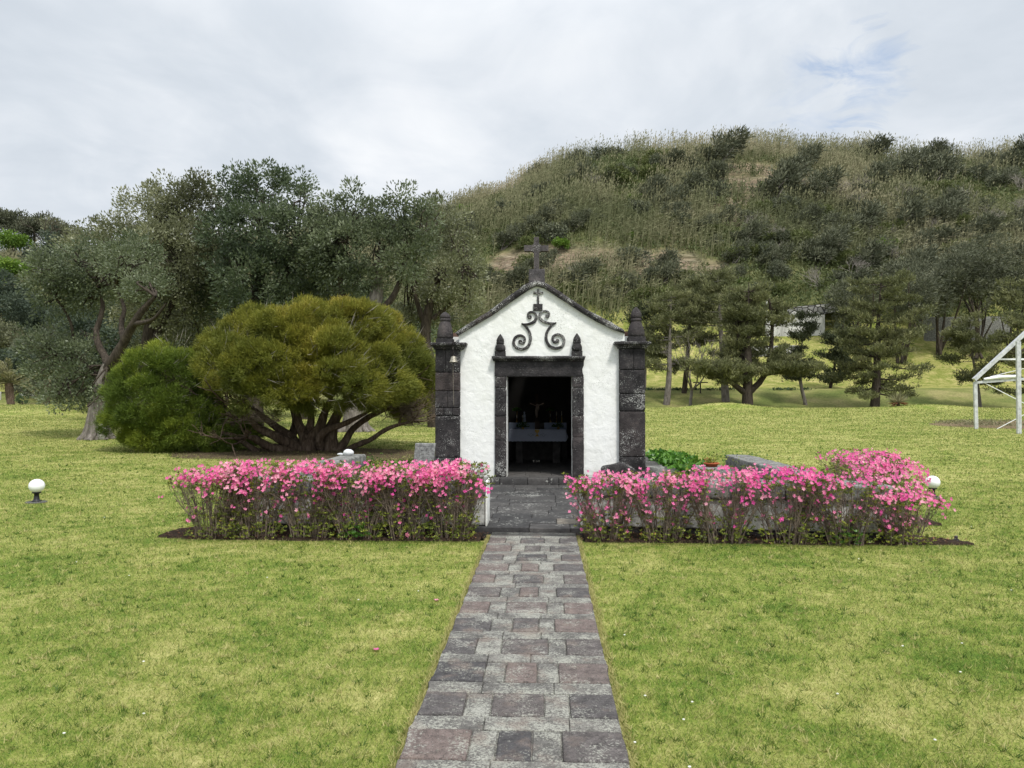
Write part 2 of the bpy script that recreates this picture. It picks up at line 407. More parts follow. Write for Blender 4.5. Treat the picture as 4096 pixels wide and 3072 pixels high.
    M['court_stone'] = t.out(c, .75, t.bump(t.noise(50, p, 5), .6, .01), .3)
    # bark
    for nm, a1, a2, a3 in (('bark_brown', (.035, .024, .017), (.10, .07, .05), (.20, .155, .12)), ('bark_grey', (.07, .06, .052), (.17, .15, .13), (.30, .27, .24)), ('bark_dark', (.02, .016, .013), (.055, .044, .034), (.11, .09, .07)), ('bark_pale', (.16, .15, .13), (.30, .28, .25), (.45, .43, .39))):
        t = NT(nm); p = t.pos()
        nz = t.noise(1., t.n('ShaderNodeMapping', {'Vector': p, 'Scale': (13, 13, 2.6)}).outputs[0], 6, .7, .5)
        c = t.ramp(nz, [(.3, a1), (.5, a2), (.7, a3)])
        M[nm] = t.out(c, .9, t.bump(nz, .9, .05), .15)
    t = NT('soil'); p = t.pos()
    c = t.ramp(t.noise(45, p, 6, .75), [(.3, (.014, .010, .007)), (.5, (.038, .027, .019)), (.7, (.10, .066, .044))])
    M['soil'] = t.out(c, .95, t.bump(t.noise(60, p, 5, .7), 1., .02), .1)
    t = NT('straw_soil'); p = t.pos()
    c = t.ramp(t.noise(14, p, 6, .8), [(.32, (.05, .04, .022)), (.5, (.18, .135, .08)), (.66, (.42, .33, .20))])
    M['straw_soil'] = t.out(c, .95, t.bump(t.noise(20, p, 5, .7), 1., .05), .1)
    t = NT('dry_litter'); p = t.pos()
    c = t.ramp(t.noise(10, p, 6, .75), [(.3, (.05, .035, .024)), (.5, (.10, .072, .048)), (.7, (.15, .13, .06))])
    M['dry_litter'] = t.out(c, .95, t.bump(t.noise(40, p, 5, .7), .8, .02), .1)
    t = NT('tablet_stone'); p = t.pos()
    c = t.ramp(t.noise(22, p, 6, .7), [(.3, (.08, .08, .078)), (.5, (.19, .19, .185)), (.7, (.36, .36, .34))])
    M['tablet_stone'] = t.out(c, .9, t.bump(t.noise(60, p, 5), .6, .006), .2)
    t = NT('marble_white'); p = t.pos()
    c = t.ramp(t.noise(9, p, 5, .6, 2.), [(.35, (.45, .47, .49)), (.55, (.72, .73, .73))])
    M['marble_white'] = t.out(c, .6, t.bump(t.noise(12, p, 3), .3, .01), .3)
    t = NT('dry_stone_wall'); p = t.pos()
    cell = t.vor(1.7, p, 'DISTANCE_TO_EDGE'); cc = t.vor(1.7, p, 'F1', 'Color')
    c = t.mix(1., (.28, .275, .26), t.ramp(cc, [(0, .5), (1, 1.7)]), 'MULTIPLY'); c = t.mix(t.ramp(cell, [(.03, 1), (.09, 0)]), c, (.025, .024, .022))
    M['dry_stone_wall'] = t.out(c, .9, t.bump(t.ramp(cell, [(0, 0), (.12, 1)]), 1., .1), .2)
    t = NT('stained_concrete'); p = t.pos()
    c = t.ramp(t.noise(1., t.n('ShaderNodeMapping', {'Vector': p, 'Scale': (1.6, 1.6, .35)}).outputs[0], 6, .7), [(.3, (.26, .255, .235)), (.5, (.52, .515, .48)), (.7, (.66, .655, .62))])
    M['stained_concrete'] = t.out(c, .85, None, .2)
    t = NT('galvanised'); p = t.pos()
    c = t.ramp(t.noise(8, p, 5, .6), [(.3, (.36, .37, .38)), (.6, (.60, .61, .62))]); M['galvanised'] = t.out(c, .5, t.bump(t.noise(30, p, 3), .1, .004), .4, .25)
    t = NT('bronze'); p = t.pos()
    c = t.ramp(t.noise(45, p, 5, .6), [(.35, (.14, .125, .10)), (.6, (.42, .39, .32))]); M['bronze'] = t.out(c, .5, None, .4, .5)
    plain('white_globe', (.84, .85, .86), .18, .5, var=.02, bump=0)
    plain('black_plastic', (.016, .016, .018), .45, .4, var=.3)
    plain('lamp_pad', (.10, .10, .095), .9, .2, var=.4, sc=40, bump=.4)
    plain('iron', (.035, .03, .028), .7, .3, .3, var=.4, sc=40)
    plain('white_paint', (.78, .79, .80), .4, .4, var=.05, sc=6)
    plain('terracotta', (.36, .09, .035), .8, .3, var=.25)
    plain('altar_linen', (.46, .50, .60), .85, .2, var=.06)
    plain('gold_thread', (.40, .27, .05), .5, .5, .3, var=.2)
    plain('grey_thread', (.22, .24, .28), .8, .2)
    plain('brass', (.45, .33, .12), .3, .5, .9)
    plain('painted_figure', (.42, .33, .26), .6, .3, var=.4)
    plain('dark_wood', (.045, .025, .014), .6, .3, var=.4)
    plain('candle_wax', (.75, .72, .62), .5, .4, var=.03)
    plain('clear_glass', (.5, .52, .5), .05, .9, var=.02, bump=0)
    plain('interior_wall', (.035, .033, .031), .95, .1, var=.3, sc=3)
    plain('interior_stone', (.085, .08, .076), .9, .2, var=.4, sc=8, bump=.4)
    plain('blue_cloth', (.34, .40, .52), .9, .1, var=.1)
    plain('roof_tile', (.16, .10, .075), .9, .2, var=.4, sc=9, bump=.4)
    plain('rope', (.28, .25, .20), .9, .1)
    plain('rust', (.16, .05, .025), .9, .1)
    plain('azalea_twig', (.21, .165, .13), .85, .15, var=.5, sc=14, bump=.2)
    plain('grey_twig', (.30, .27, .235), .85, .15, var=.4, sc=3, bump=.2)
    plain('paper_sign', (.75, .75, .73), .6, .3)
    # leaves
    leafmat('petal', [(0, (.70, .07, .36)), (.35, (.80, .14, .40)), (.7, (.86, .27, .46)), (1, (.92, .48, .58))], .35, .55, .2)
    leafmat('azalea_leaf', [(0, (.055, .075, .018)), (.4, (.13, .165, .03)), (.7, (.24, .27, .045)), (.88, (.36, .40, .06)), (1, (.33, .13, .05))], .25, .45, .3)
    leafmat('azalea_green', [(0, (.03, .09, .012)), (1, (.11, .24, .03))], .25, .4, .35)
    leafmat('plant_green', [(0, (.03, .10, .012)), (.5, (.07, .19, .02)), (1, (.16, .31, .04))], .2, .35, .4)
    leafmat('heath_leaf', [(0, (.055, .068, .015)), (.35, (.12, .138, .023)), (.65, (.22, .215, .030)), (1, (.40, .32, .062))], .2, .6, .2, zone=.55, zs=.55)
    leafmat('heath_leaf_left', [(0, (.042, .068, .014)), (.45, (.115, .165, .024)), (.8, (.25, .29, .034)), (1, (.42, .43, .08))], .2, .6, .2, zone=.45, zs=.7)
    leafmat('grey_leaf', [(0, (0.031, 0.047, 0.024)), (.4, (0.096, 0.121, 0.063)), (.72, (0.209, 0.242, 0.136)), (.9, (0.400, 0.432, 0.299)), (1, (0.588, 0.600, 0.600))], .32, .42, .4, zone=.4, zs=.35)
    leafmat('grey_leaf_dark', [(0, (0.025, 0.039, 0.020)), (.5, (0.076, 0.105, 0.053)), (.8, (0.183, 0.220, 0.122)), (1, (0.512, 0.555, 0.423))], .32, .42, .4, zone=.4, zs=.35)
    leafmat('grey_leaf_brown', [(0, (0.051, 0.056, 0.031)), (.5, (0.152, 0.163, 0.086)), (.8, (0.304, 0.311, 0.180)), (1, (0.588, 0.600, 0.519))], .32, .42, .4, zone=.4, zs=.35)
    leafmat('pine_needle', [(0, (.050, .058, .026)), (.5, (.145, .155, .068)), (1, (.31, .305, .145))], .3, .6, .2, zone=.35, zs=.5)
    leafmat('pine_needle_dark', [(0, (.02, .026, .012)), (.5, (.045, .055, .026)), (1, (.095, .105, .05))], .15, .6, .2, zone=.35, zs=.5)
    leafmat('reed', [(0, (.085, .10, .045)), (.35, (.165, .172, .085)), (.7, (.27, .25, .145)), (1, (.46, .40, .27))], .2, .7, .2, zone=.55, zs=.045)
    leafmat('scrub_leaf', [(0, (.045, .062, .022)), (.5, (.105, .13, .048)), (1, (.20, .21, .095))], .2, .6, .2, zone=.5, zs=.08)
    leafmat('shrub_dark', [(0, (.036, .043, .024)), (.5, (.090, .099, .057)), (1, (.19, .195, .12))], .15, .6, .25)
    leafmat('shrub_grey', [(0, (.045, .055, .034)), (.5, (.10, .112, .068)), (1, (.19, .195, .125))], .15, .6, .25)
    leafmat('shrub_olive', [(0, (.045, .060, .018)), (.5, (.105, .128, .038)), (1, (.21, .225, .085))], .2, .6, .25)
    leafmat('shrub_bright', [(0, (.045, .095, .014)), (.5, (.12, .21, .026)), (1, (.24, .34, .05))], .2, .5, .25)
    leafmat('shrub_blue', [(0, (.022, .036, .024)), (.5, (.052, .072, .046)), (1, (.11, .135, .085))], .15, .6, .25)
    leafmat('palm_leaf', [(0, (.10, .11, .05)), (1, (.33, .30, .17))], .2, .6, .2)
    leafmat('cypress_green', [(0, (.02, .05, .022)), (1, (.07, .11, .05))], .15, .6, .2)
    leafmat('litter_leaf', [(0, (.10, .035, .018)), (.5, (.22, .09, .045)), (1, (.42, .28, .16))], .1, .8, .1)
    leafmat('daisy_petal', [(0, (.7, .7, .62)), (1, (.85, .85, .8))], .2, .6, .2)
make_mats()
# ------------------------------------------------------------------ sky, sun
SUN_EL, SUN_AZ = R(57), R(150)     # azimuth clockwise from +Y: behind the camera, to the right
sd = np.array([math.sin(SUN_AZ)*math.cos(SUN_EL), math.cos(SUN_AZ)*math.cos(SUN_EL), math.sin(SUN_EL)])
def make_world():
    w = bpy.data.worlds.new('World'); bpy.context.scene.world = w; w.use_nodes = True
    t = NT('', w)
    g = t.n('ShaderNodeTexCoord').outputs['Generated']
    sky = t.n('ShaderNodeTexSky', sky_type='NISHITA', sun_disc=False); sky.sun_elevation = SUN_EL; sky.sun_rotation = SUN_AZ
    # cloud deck: direction projected on a flat layer so that clouds shrink towards the horizon
    sp = t.n('ShaderNodeSeparateXYZ', {0: g}); zc = t.math('MAXIMUM', sp.outputs[2], .0)
    den = t.math('ADD', zc, .22)
    cmb = t.n('ShaderNodeCombineXYZ', {0: t.math('DIVIDE', sp.outputs[0], den), 1: t.math('DIVIDE', sp.outputs[1], den), 2: 0.}).outputs[0]
    c1 = t.noise(1.15, cmb, 7, .52, .5); c2 = t.noise(3.1, cmb, 6, .55, .6)
    f = t.math('ADD', t.math('MULTIPLY', c1, .7), t.math('MULTIPLY', c2, .3))
    cl = t.ramp(f, [(.34, (.49, .54, .60)), (.44, (.57, .615, .67)), (.52, (.66, .695, .74)), (.62, (.77, .79, .815))])
    # thin places where the blue shows
    bd = at(1875*V, 158*V, 100)-CAM; bd /= np.linalg.norm(bd)
    bd2 = at(1760*V, 215*V, 100)-CAM; bd2 /= np.linalg.norm(bd2)
    def spot(dv, r0, r1):
        dp = t.n('ShaderNodeVectorMath', {0: g, 1: tuple(dv)}, operation='DOT_PRODUCT').outputs['Value']
        return t.ramp(t.math('MULTIPLY', t.math('ADD', t.math('MULTIPLY', t.math('SUBTRACT', 1., dp), 260.), t.math('MULTIPLY', t.noise(7., cmb, 6, .6, 1.), 2.2)), .25), [(r0/4, 1), (r1/4, 0)])
    gap = t.math('ADD', t.math('MULTIPLY', spot(bd, .9, 1.4), .65), t.math('MULTIPLY', spot(bd2, .9, 1.4), .25))
    gap = t.math('MINIMUM', gap, 1.)
    blue = t.mix(1., sky.outputs[0], (.105, .105, .105), 'MULTIPLY')
    blue = t.mix(.5, blue, (.42, .56, .80))
    col = t.mix(gap, cl, blue)
    # the deck is brighter overhead and round the hidden sun, as real overcast is
    up = t.ramp(sp.outputs[2], [(0, 1.0), (.42, 1.0), (.75, 1.3), (1, 1.4)])
    dp = t.n('ShaderNodeVectorMath', {0: g, 1: tuple(sd)}, operation='DOT_PRODUCT').outputs['Value']
    glow = t.ramp(dp, [(.2, 1.), (.7, 1.15), (1., 1.8)])
    k = t.math('MULTIPLY', up, glow)
    bg = t.n('ShaderNodeBackground', {'Color': col, 'Strength': k})
    o = t.n('ShaderNodeOutputWorld'); t.nt.links.new(bg.outputs[0], o.inputs[0])
    L = bpy.data.lights.new('sun', 'SUN'); L.energy = 2.5; L.angle = R(9); L.color = (1, .965, .91)
    lo = bpy.data.objects.new('sun', L); C.objects.link(lo)
    lo.rotation_euler = Vector(sd.tolist()).to_track_quat('Z', 'Y').to_euler()
make_world()
sc = bpy.context.scene
sc.view_settings.view_transform = 'Standard'; sc.view_settings.look = 'None'; sc.view_settings.exposure = .31; sc.view_settings.gamma = 1
sc.render.engine = 'CYCLES'; sc.cycles.max_bounces = 6; sc.cycles.diffuse_bounces = 4; sc.cycles.transmission_bounces = 4
sc.cycles.use_denoising = True
# ------------------------------------------------------------------ the ground sheet
PX0, PX1 = -.655, .372                      # path edges
PATH_END = 9.33
COURT = (-3.45, 3.45, 9.34, 21.0)
BARE = [(1630, 345, 1660, 335, 9), (1605, 380, 0, 0, 9), (1612, 415, 0, 0, 8.5), (1595, 445, 0, 0, 6), (1735, 375, 0, 0, 4.5), (1770, 395, 0, 0, 4), (1300, 528, 0, 0, 5.5), (1255, 545, 0, 0, 5), (1190, 555, 0, 0, 7), (1100, 565, 0, 0, 6), (1400, 565, 0, 0, 6), (1480, 560, 0, 0, 6.5), (1550, 570, 0, 0, 4.5), (1345, 550, 0, 0, 4), (1430, 540, 0, 0, 3)]
BAREP = []
for b in BARE:
    q = onv(b[0], b[1]+14, y0=90)
    if q is not None: BAREP.append((q[0], q[1], b[4]))
def bareness(x, y):
    s = np.zeros_like(np.asarray(x, float))-9
    for bx, by, r in BAREP: s = np.maximum(s, 1.15-np.sqrt(((x-bx)/(r*.85))**2+((y-by)/(r*.75))**2))
    return np.clip((s+(n2(x, y, 2.6, 21, 4)-.5)*2.6)*2.2-.35, 0, 1)*(s > -.2)
def make_ground():
    ys = [-40.]
    while ys[-1] < 420:
        y = ys[-1]; ys.append(y+(.9 if y < 2 else .35 if y < 30 else .6 if y < 70 else 1.1 if y < 185 else 6))
    ys = np.array(ys); us = np.linspace(-1.7, 1.7, 380)
    Y, U = np.meshgrid(ys, us, indexing='ij'); X = U*(30+np.maximum(Y, 0)); Z = ground_z(X, Y)
    b = bareness(X, Y)
    Z = Z-b*(.8+.5*np.sin(Z*2.4)+.6*(n2(X, Y, 1.5, 8, 2)-.5))
    # the flower bed, the court and the path lie a hair above; sink the sheet under them
    inb = (X > -4.4) & (X < 4.4) & (Y > 9.2) & (Y < 20.8); Z = np.where(inb, Z-.35, Z)
    v = np.stack([X, Y, Z], -1).reshape(-1, 3); nc = len(us)
    i = np.arange(len(ys)-1)[:, None]*nc; k = np.arange(nc-1)[None]
    f = np.stack([i+k, i+k+1, i+nc+k+1, i+nc+k], -1).reshape(-1, 4)
    m = MB(); m.add(v, f)
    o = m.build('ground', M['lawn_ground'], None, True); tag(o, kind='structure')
    a = o.data.attributes.new('bare', 'FLOAT', 'POINT'); a.data.foreach_set('value', b.ravel().astype(np.float32))
make_ground()
# bed outline (soil), the lawn stops at it
def bed_mask(x, y):
    w = (n2(x, y, .5, 31, 2)-.5)*.16
    e = np.abs(x-.1)-4.62+w
    front = 8.855+w*.25+np.where(x > 3.9, (x-3.9)*.05, 0)+np.where(x < -4.1, (-4.1-x)*.25, 0)
    a = (x > -4.62+w) & (x < 4.85+w-np.clip(y-9.0, 0, 1)*1.2) & (y > front) & (y < 9.75-.6*np.clip(np.abs(x)-4.3, 0, 1))
    b = (x > 3.4) & (x < np.where(y < 10.3, 4.45, 5.15)+w) & (y > 9.3) & (y < 12.6)
    return a | b
def in_path(x, y): return (x > PX0-.01) & (x < PX1+.01) & (y < PATH_END+.1)
def in_court(x, y): return (x > -4.0) & (x < 4.0) & (y > 9.3) & (y < 14.6)
def in_terrace(x, y): return (x > -2.95) & (x < 2.85) & (y > 14.4) & (y < 21)
def make_bed():
    m = MB()
    for x0, x1, y0, y1 in ((-5.0, PX0-.08, 8.7, 9.6), (PX1+.08, 5.1, 8.7, 9.6), (3.6, 5.4, 9.5, 12.7)):
        xs = np.arange(x0, x1, .05); yv = np.arange(y0, y1, .05)
        X, Y = np.meshgrid(xs, yv, indexing='ij')
        Z = .012+.035*n2(X, Y, .12, 41, 3)
        ok = bed_mask(X, Y); Z = np.where(ok, Z, -.06)
        v = np.stack([X, Y, Z], -1).reshape(-1, 3); nc = len(yv)
        i = np.arange(len(xs)-1)[:, None]*nc; k = np.arange(nc-1)[None]
        f = np.stack([i+k, i+nc+k, i+nc+k+1, i+k+1], -1).reshape(-1, 4)
        m.add(v, f)
    tag(m.build('flower_bed_soil', M['soil'], None, True), 'brown mulched soil under the azalea hedges', 'soil', kind='structure')
    m = MB(); n = 5200
    x = rng.uniform(-5, 5.1, n); y = rng.uniform(8.7, 9.5, n); ok = bed_mask(x, y) & ~in_path(x, y); x, y = x[ok], y[ok]
    d = unit(len(x)); d[:, 2] *= .25
    leaves(m, np.stack([x, y, .035+rng.uniform(0, .012, len(x))], -1), d, rng.uniform(.015, .04, len(x)), rng.uniform(.008, .018, len(x)), rng.uniform(0, 1, len(x)), side=np.tile([0, .2, 1.], (len(x), 1)))
    tag(m.build('fallen_leaves', M['litter_leaf']), 'dead brown leaves scattered over the bed soil', 'leaf litter', kind='stuff')
make_bed()
# ------------------------------------------------------------------ grass blades: nobody could count them
def make_grass():
    m = MB()
    def field(y0, y1, dens, h, w, spread=1.6, cap=None):
        # dens at y0 falls with distance
        tot = int(dens*np.log(y1/y0)*1.4*y0*y0)
        yy = y0*np.exp(rng.uniform(0, math.log(y1/y0), tot))
        xx = (rng.uniform(-.74, .70, tot)*yy*1.06)+rng.uniform(-spread, spread, tot)*.5
        ok = ~(in_path(xx, yy) | bed_mask(xx, yy) | in_court(xx, yy) | in_terrace(xx, yy))
        xx, yy = xx[ok], yy[ok]
        return xx, yy
    for y0, y1, dens in ((2.6, 58., 27000),):
        x, y = field(y0, y1, dens, 0, 0)
        n = len(x); z = ground_z(x, y)
        cl = n2(x, y, .09, 51, 2)
        tall = np.exp(rng.normal(0, .28, n))*(.75+.7*cl)
        L = .021*tall*(1+.035*y); W = .0021*(1+.34*np.maximum(y-2.5, 0))
        th = rng.uniform(0, 2*math.pi, n)+2.5*(n2(x, y, .35, 61, 2)-.5)
        lean = rng.uniform(.35, 1.5, n)
        d = np.stack([np.cos(th)*lean, np.sin(th)*lean, np.ones(n)], -1)
        blades(m, np.stack([x, y, z-.003], -1), d, L, W, rng.uniform(0, 1, n))
    # longer pale tufts along the edges of path and bed
    n = 14000
    side = rng.integers(0, 2, n); y = rng.uniform(2.6, PATH_END-.1, n)
    x = np.where(side == 0, PX0-np.abs(rng.normal(0, .018, n))-.004, PX1+np.abs(rng.normal(0, .018, n))+.004)
    d = np.stack([np.where(side == 0, .8, -.8)+rng.normal(0, .9, n), rng.normal(0, .8, n), np.full(n, 1.)], -1)
    blades(m, np.stack([x, y, np.full(n, -.002)], -1), d, rng.uniform(.02, .058, n), .0035+.0006*y, np.clip(rng.normal(.95, .25, n), 0, 1.6))
    # coarser tufts standing a little above the mown turf
    k = 2600; ty = 2.8*np.exp(rng.uniform(0, math.log(9), k)); tx = rng.uniform(-.72, .68, k)*ty; ok = ~(in_path(tx, ty) | bed_mask(tx, ty) | in_court(tx, ty) | in_terrace(tx, ty)); tx, ty = tx[ok], ty[ok]
    K = np.repeat(np.arange(len(tx)), 9); n = len(K); d = unit(n); d[:, 2] = np.abs(d[:, 2])*.9+.35
    x = tx[K]+rng.normal(0, .012, n); y = ty[K]+rng.normal(0, .012, n)
    blades(m, np.stack([x, y, ground_z(x, y)], -1), d, rng.uniform(.025, .052, n)*(1+.02*y), .0028+.0007*y, np.clip(np.repeat(rng.choice([.0, .15, .9, 1.1], len(tx)), 9)+rng.normal(0, .1, n), -.2, 1.4))
    o = m.build('lawn_grass', M['grass_blade']); tag(o, 'short mown lawn grass, yellow-green with straw patches', 'grass', kind='stuff')
    # daisies dotted in the turf
    m = MB(); n = 42
    yy = 3.2*np.exp(rng.uniform(0, math.log(5), n)); xx = rng.uniform(-.66, .62, n)*yy
    for x, y in zip(xx, yy):
        a = np.array([x]); b = np.array([y])
        if (in_path(a, b) | bed_mask(a, b) | in_court(a, b))[0]: continue
        lathe(m, (x, y, gz(x, y)+.014), [(.003, 0), (.008, .003), (.006, .006), (.002, .007)], 6, rng.uniform())
    tag(m.build('lawn_daisies', M['daisy_petal']), 'tiny white daisies dotted in the lawn', 'daisies', kind='stuff')
make_grass()
# ------------------------------------------------------------------ path and court
def make_path():
    m = MB(); y = 1.9; ZT = .042
    r = random.Random(3)
    box(m, PX0+.012, PX1-.012, 1.2, PATH_END, -.08, ZT-.006, .74)
    def wv(p): p = p.copy(); e = np.clip((np.abs(p[:, 0]+.1415)-.40)/.1, 0, 1); p[:, 0] += e*np.sign(p[:, 0]+.14)*(n2(p[:, 0]*0+np.sign(p[:, 0]+.14)*3, p[:, 1], .16, 44, 3)-.62)*.045; return p
    # the sheet of old lichened stones between the flags, slightly uneven
    per = .471; y0 = 3.378-per*4; k = 0
    while y0 < PATH_END-.3:
        wide = (k % 2 == 0)
        dl = [(PX0+.006, PX0+r.uniform(.27, .31)), (-.22+r.uniform(-.01, .01), -.06+r.uniform(-.01, .01)), (PX1-r.uniform(.28, .33), PX1-.006)] if wide else \
             [(PX0+.008, PX0+r.uniform(.20, .25)), (-.28+r.uniform(-.02, .01), .0+r.uniform(-.02, .02)), (PX1-r.uniform(.20, .26), PX1-.008)]
        h = .305+r.uniform(-.012, .012)
        for a, b in dl:
            rbox(m, a, b, y0+r.uniform(-.006, .006), y0+h+r.uniform(-.006, .006), 0, ZT+.008+r.uniform(0, .004), .012, .035, .003, .05, r.choice([.05, .2, .3, .38, .45, .55, .62, .3, .1, .35, .0]), 0, k, wv)
        gaps = [(dl[0][1]+.006, dl[1][0]-.006), (dl[1][1]+.006, dl[2][0]-.006)]
        for a, b in gaps:
            rbox(m, a, b, y0, y0+h, 0, ZT+.003+r.uniform(0, .003), .006, .05, .003, .06, r.uniform(.74, 1), 0, k+50, wv)
        # thin course between two rows
        xs = [PX0+.004]
        while xs[-1] < PX1-.25: xs.append(xs[-1]+r.uniform(.22, .42))
        xs[-1] = PX1-.004
        for a, b in zip(xs[:-1], xs[1:]):
            rbox(m, a, b-.005, y0+h+.008, y0+per-.008, 0, ZT+.004+r.uniform(0, .005), .007, .05, .003, .06, r.choice([.8, .9, .95, 1, .76, .85]), 0, k+90, wv)
        y0 += per; k += 1
    o = m.build('path', M['path_stone'], None, True); tag(o, kind='structure')
    m = MB()
    # court of dark flags in long courses, its front edge a low riser
    r = random.Random(8); y = 9.34; row = 0
    while y < 14.2:
        d = .42+r.uniform(-.05, .05) if row else .36
        x = -3.2 - r.uniform(0, .5); x = max(x, -3.25)
        if row == 0: segs = [(-.86, -.2), (-.195, .30), (.305, .62)]
        else:
            segs = []; x = -3.25
            while x < 3.25:
                w = r.uniform(.38, .85); segs.append((x, min(x+w, 3.28))); x += w+.006
        for a, b in segs:
            rbox(m, a, b, y, min(y+d-.006, 14.36), -.06, .088+r.uniform(-.005, .006), .01, .09, .004, .1, r.choice([.1, .3, .45, .6, .75]) if r.random() > .06 else 1., 0, row*9+int(a*5))
        y += d; row += 1
    box(m, -3.25, 3.25, 9.7, 14.4, -.08, .07, .1)
    tag(m.build('court_paving', M['court_stone'], None, True), kind='structure')
make_path()
# petals fallen on lawn
for k, (px, py) in enumerate(((1505, 2613), (1746, 2412))):
    q = on_ground(px, py); m = MB()
    for j in range(5):
        a = j*1.256; leaves(m, np.array([[q[0], q[1], q[2]+.022]]), np.array([[math.cos(a), math.sin(a), .35]]), .026, .017, .3+.5*k, side=np.array([[0, 0, 1.]]))
    o = m.build('fallen_blossom', M['petal'], None, False, (q[0], q[1], q[2]))
    tag(o, ('pink azalea blossom fallen on the lawn nearer the camera', 'small pink blossom lying on the lawn close to the path edge')[k], 'flower')
q = on_ground(663, 2707); m = MB()
# ------------------------------------------------------------------ low walls round the court
def make_walls():
    lw = Thing('low_wall', (-2.25, 9.6, 0), 'low whitewashed wall with grey coping behind the left azalea hedge', 'wall')
    m = MB(); rbox(m, -3.86, -.735, 9.42, 9.86, .10, .46, .02, .12, .006, .3); lw.part('wall_face', m, M['plaster_old'], True)
    m = MB(); box(m, -3.84, -.75, 9.44, 9.84, -.05, .105); lw.part('plinth', m, M['basalt_plain'])
    m = MB()
    xs = [-3.92, -2.9, -1.85, -.72]
    for i in range(3): rbox(m, xs[i], xs[i+1]-.004, 9.37, 9.90, .462, .655, .03, .08, .008, .2, .5, 0, i)
    lw.part('coping', m, M['coping_stone'], True)
    m = MB(); rbox(m, -.736, -.712, 9.40, 9.88, .09, .64, .01, .1, .002, .2); lw.part('end_face', m, M['plaster_white'], True, 'clean white end face beside the path opening')
    rw = Thing('low_wall', (2.2, 9.4, 0), 'low whitewashed wall with grey coping behind the right azalea hedge', 'wall')
    def sk(p): p = p.copy(); p[:, 1] += -(p[:, 0]-.45)*.115; return p
    m = MB(); rbox(m, .455, 3.93, 9.44, 9.88, .10, .46, .02, .12, .006, .3, skew=sk); rw.part('wall_face', m, M['plaster_old'], True)
    m = MB(); rbox(m, .47, 3.91, 9.46, 9.86, -.05, .098, .01, .3, 0, skew=sk); rw.part('plinth', m, M['basalt_plain'])
    m = MB(); xs = [.44, 1.6, 2.8, 3.98]
    for i in range(3): rbox(m, xs[i], xs[i+1]-.004, 9.39, 9.92, .462, .655, .03, .08, .008, .2, .5, 0, 7+i, skew=sk)
    rw.part('coping', m, M['coping_stone'], True)
    m = MB(); rbox(m, .432, .456, 9.42, 9.9, .09, .64, .01, .1, .002, .2); rw.part('end_face', m, M['plaster_white'], True, 'clean white end face beside the path opening')
    a = Thing('bench_wall', (-3.5, 12, 0), 'long grey coped side wall left of the court with a white stone on its far end', 'wall')
    m = MB(); rbox(m, -3.62, -3.34, 9.92, 13.9, -.05, .44, .02, .2, .006, .3); a.part('wall_face', m, M['plaster_old'], True)
    m = MB()
    for i, (y0, y1) in enumerate(((9.93, 11.2), (11.204, 12.5), (12.504, 14.0))): rbox(m, -3.68, -3.28, y0, y1, .442, .66, .035, .08, .01, .2, .5, 0, 20+i)
    a.part('coping', m, M['coping_stone'], True)
    a = Thing('bench_wall', (3.5, 12, 0), 'long grey coped side wall right of the court next to the flower pot', 'wall')
    m = MB(); rbox(m, 3.32, 3.66, 9.55, 14.1, -.05, .44, .02, .2, .006, .3); a.part('wall_face', m, M['plaster_white'], True)
    m = MB()
    for i, (y0, y1) in enumerate(((9.6, 10.9), (10.904, 12.2), (12.204, 14.2))): rbox(m, 3.27, 3.71, y0, y1, .442, .66, .035, .08, .01, .2, .5, 0, 30+i)
    a.part('coping', m, M['coping_stone'], True)
make_walls()
def blob(m, c, r, seed=0, rough=.35, tint=.5, n=3, flat=1.):
    """rounded uneven stone"""
    import bmesh
    b = bmesh.new(); bmesh.ops.create_icosphere(b, subdivisions=n, radius=1)
    v = np.array([q.co[:] for q in b.verts]); f = [tuple(x.index for x in q.verts) for q in b.faces]; b.free()
    s = 1+rough*(fbm(v*1.3+seed*3.1, 3, seed)-.5)*2
    v = v*s[:, None]*np.array(r)+np.array(c); m.add(v, f, tint)
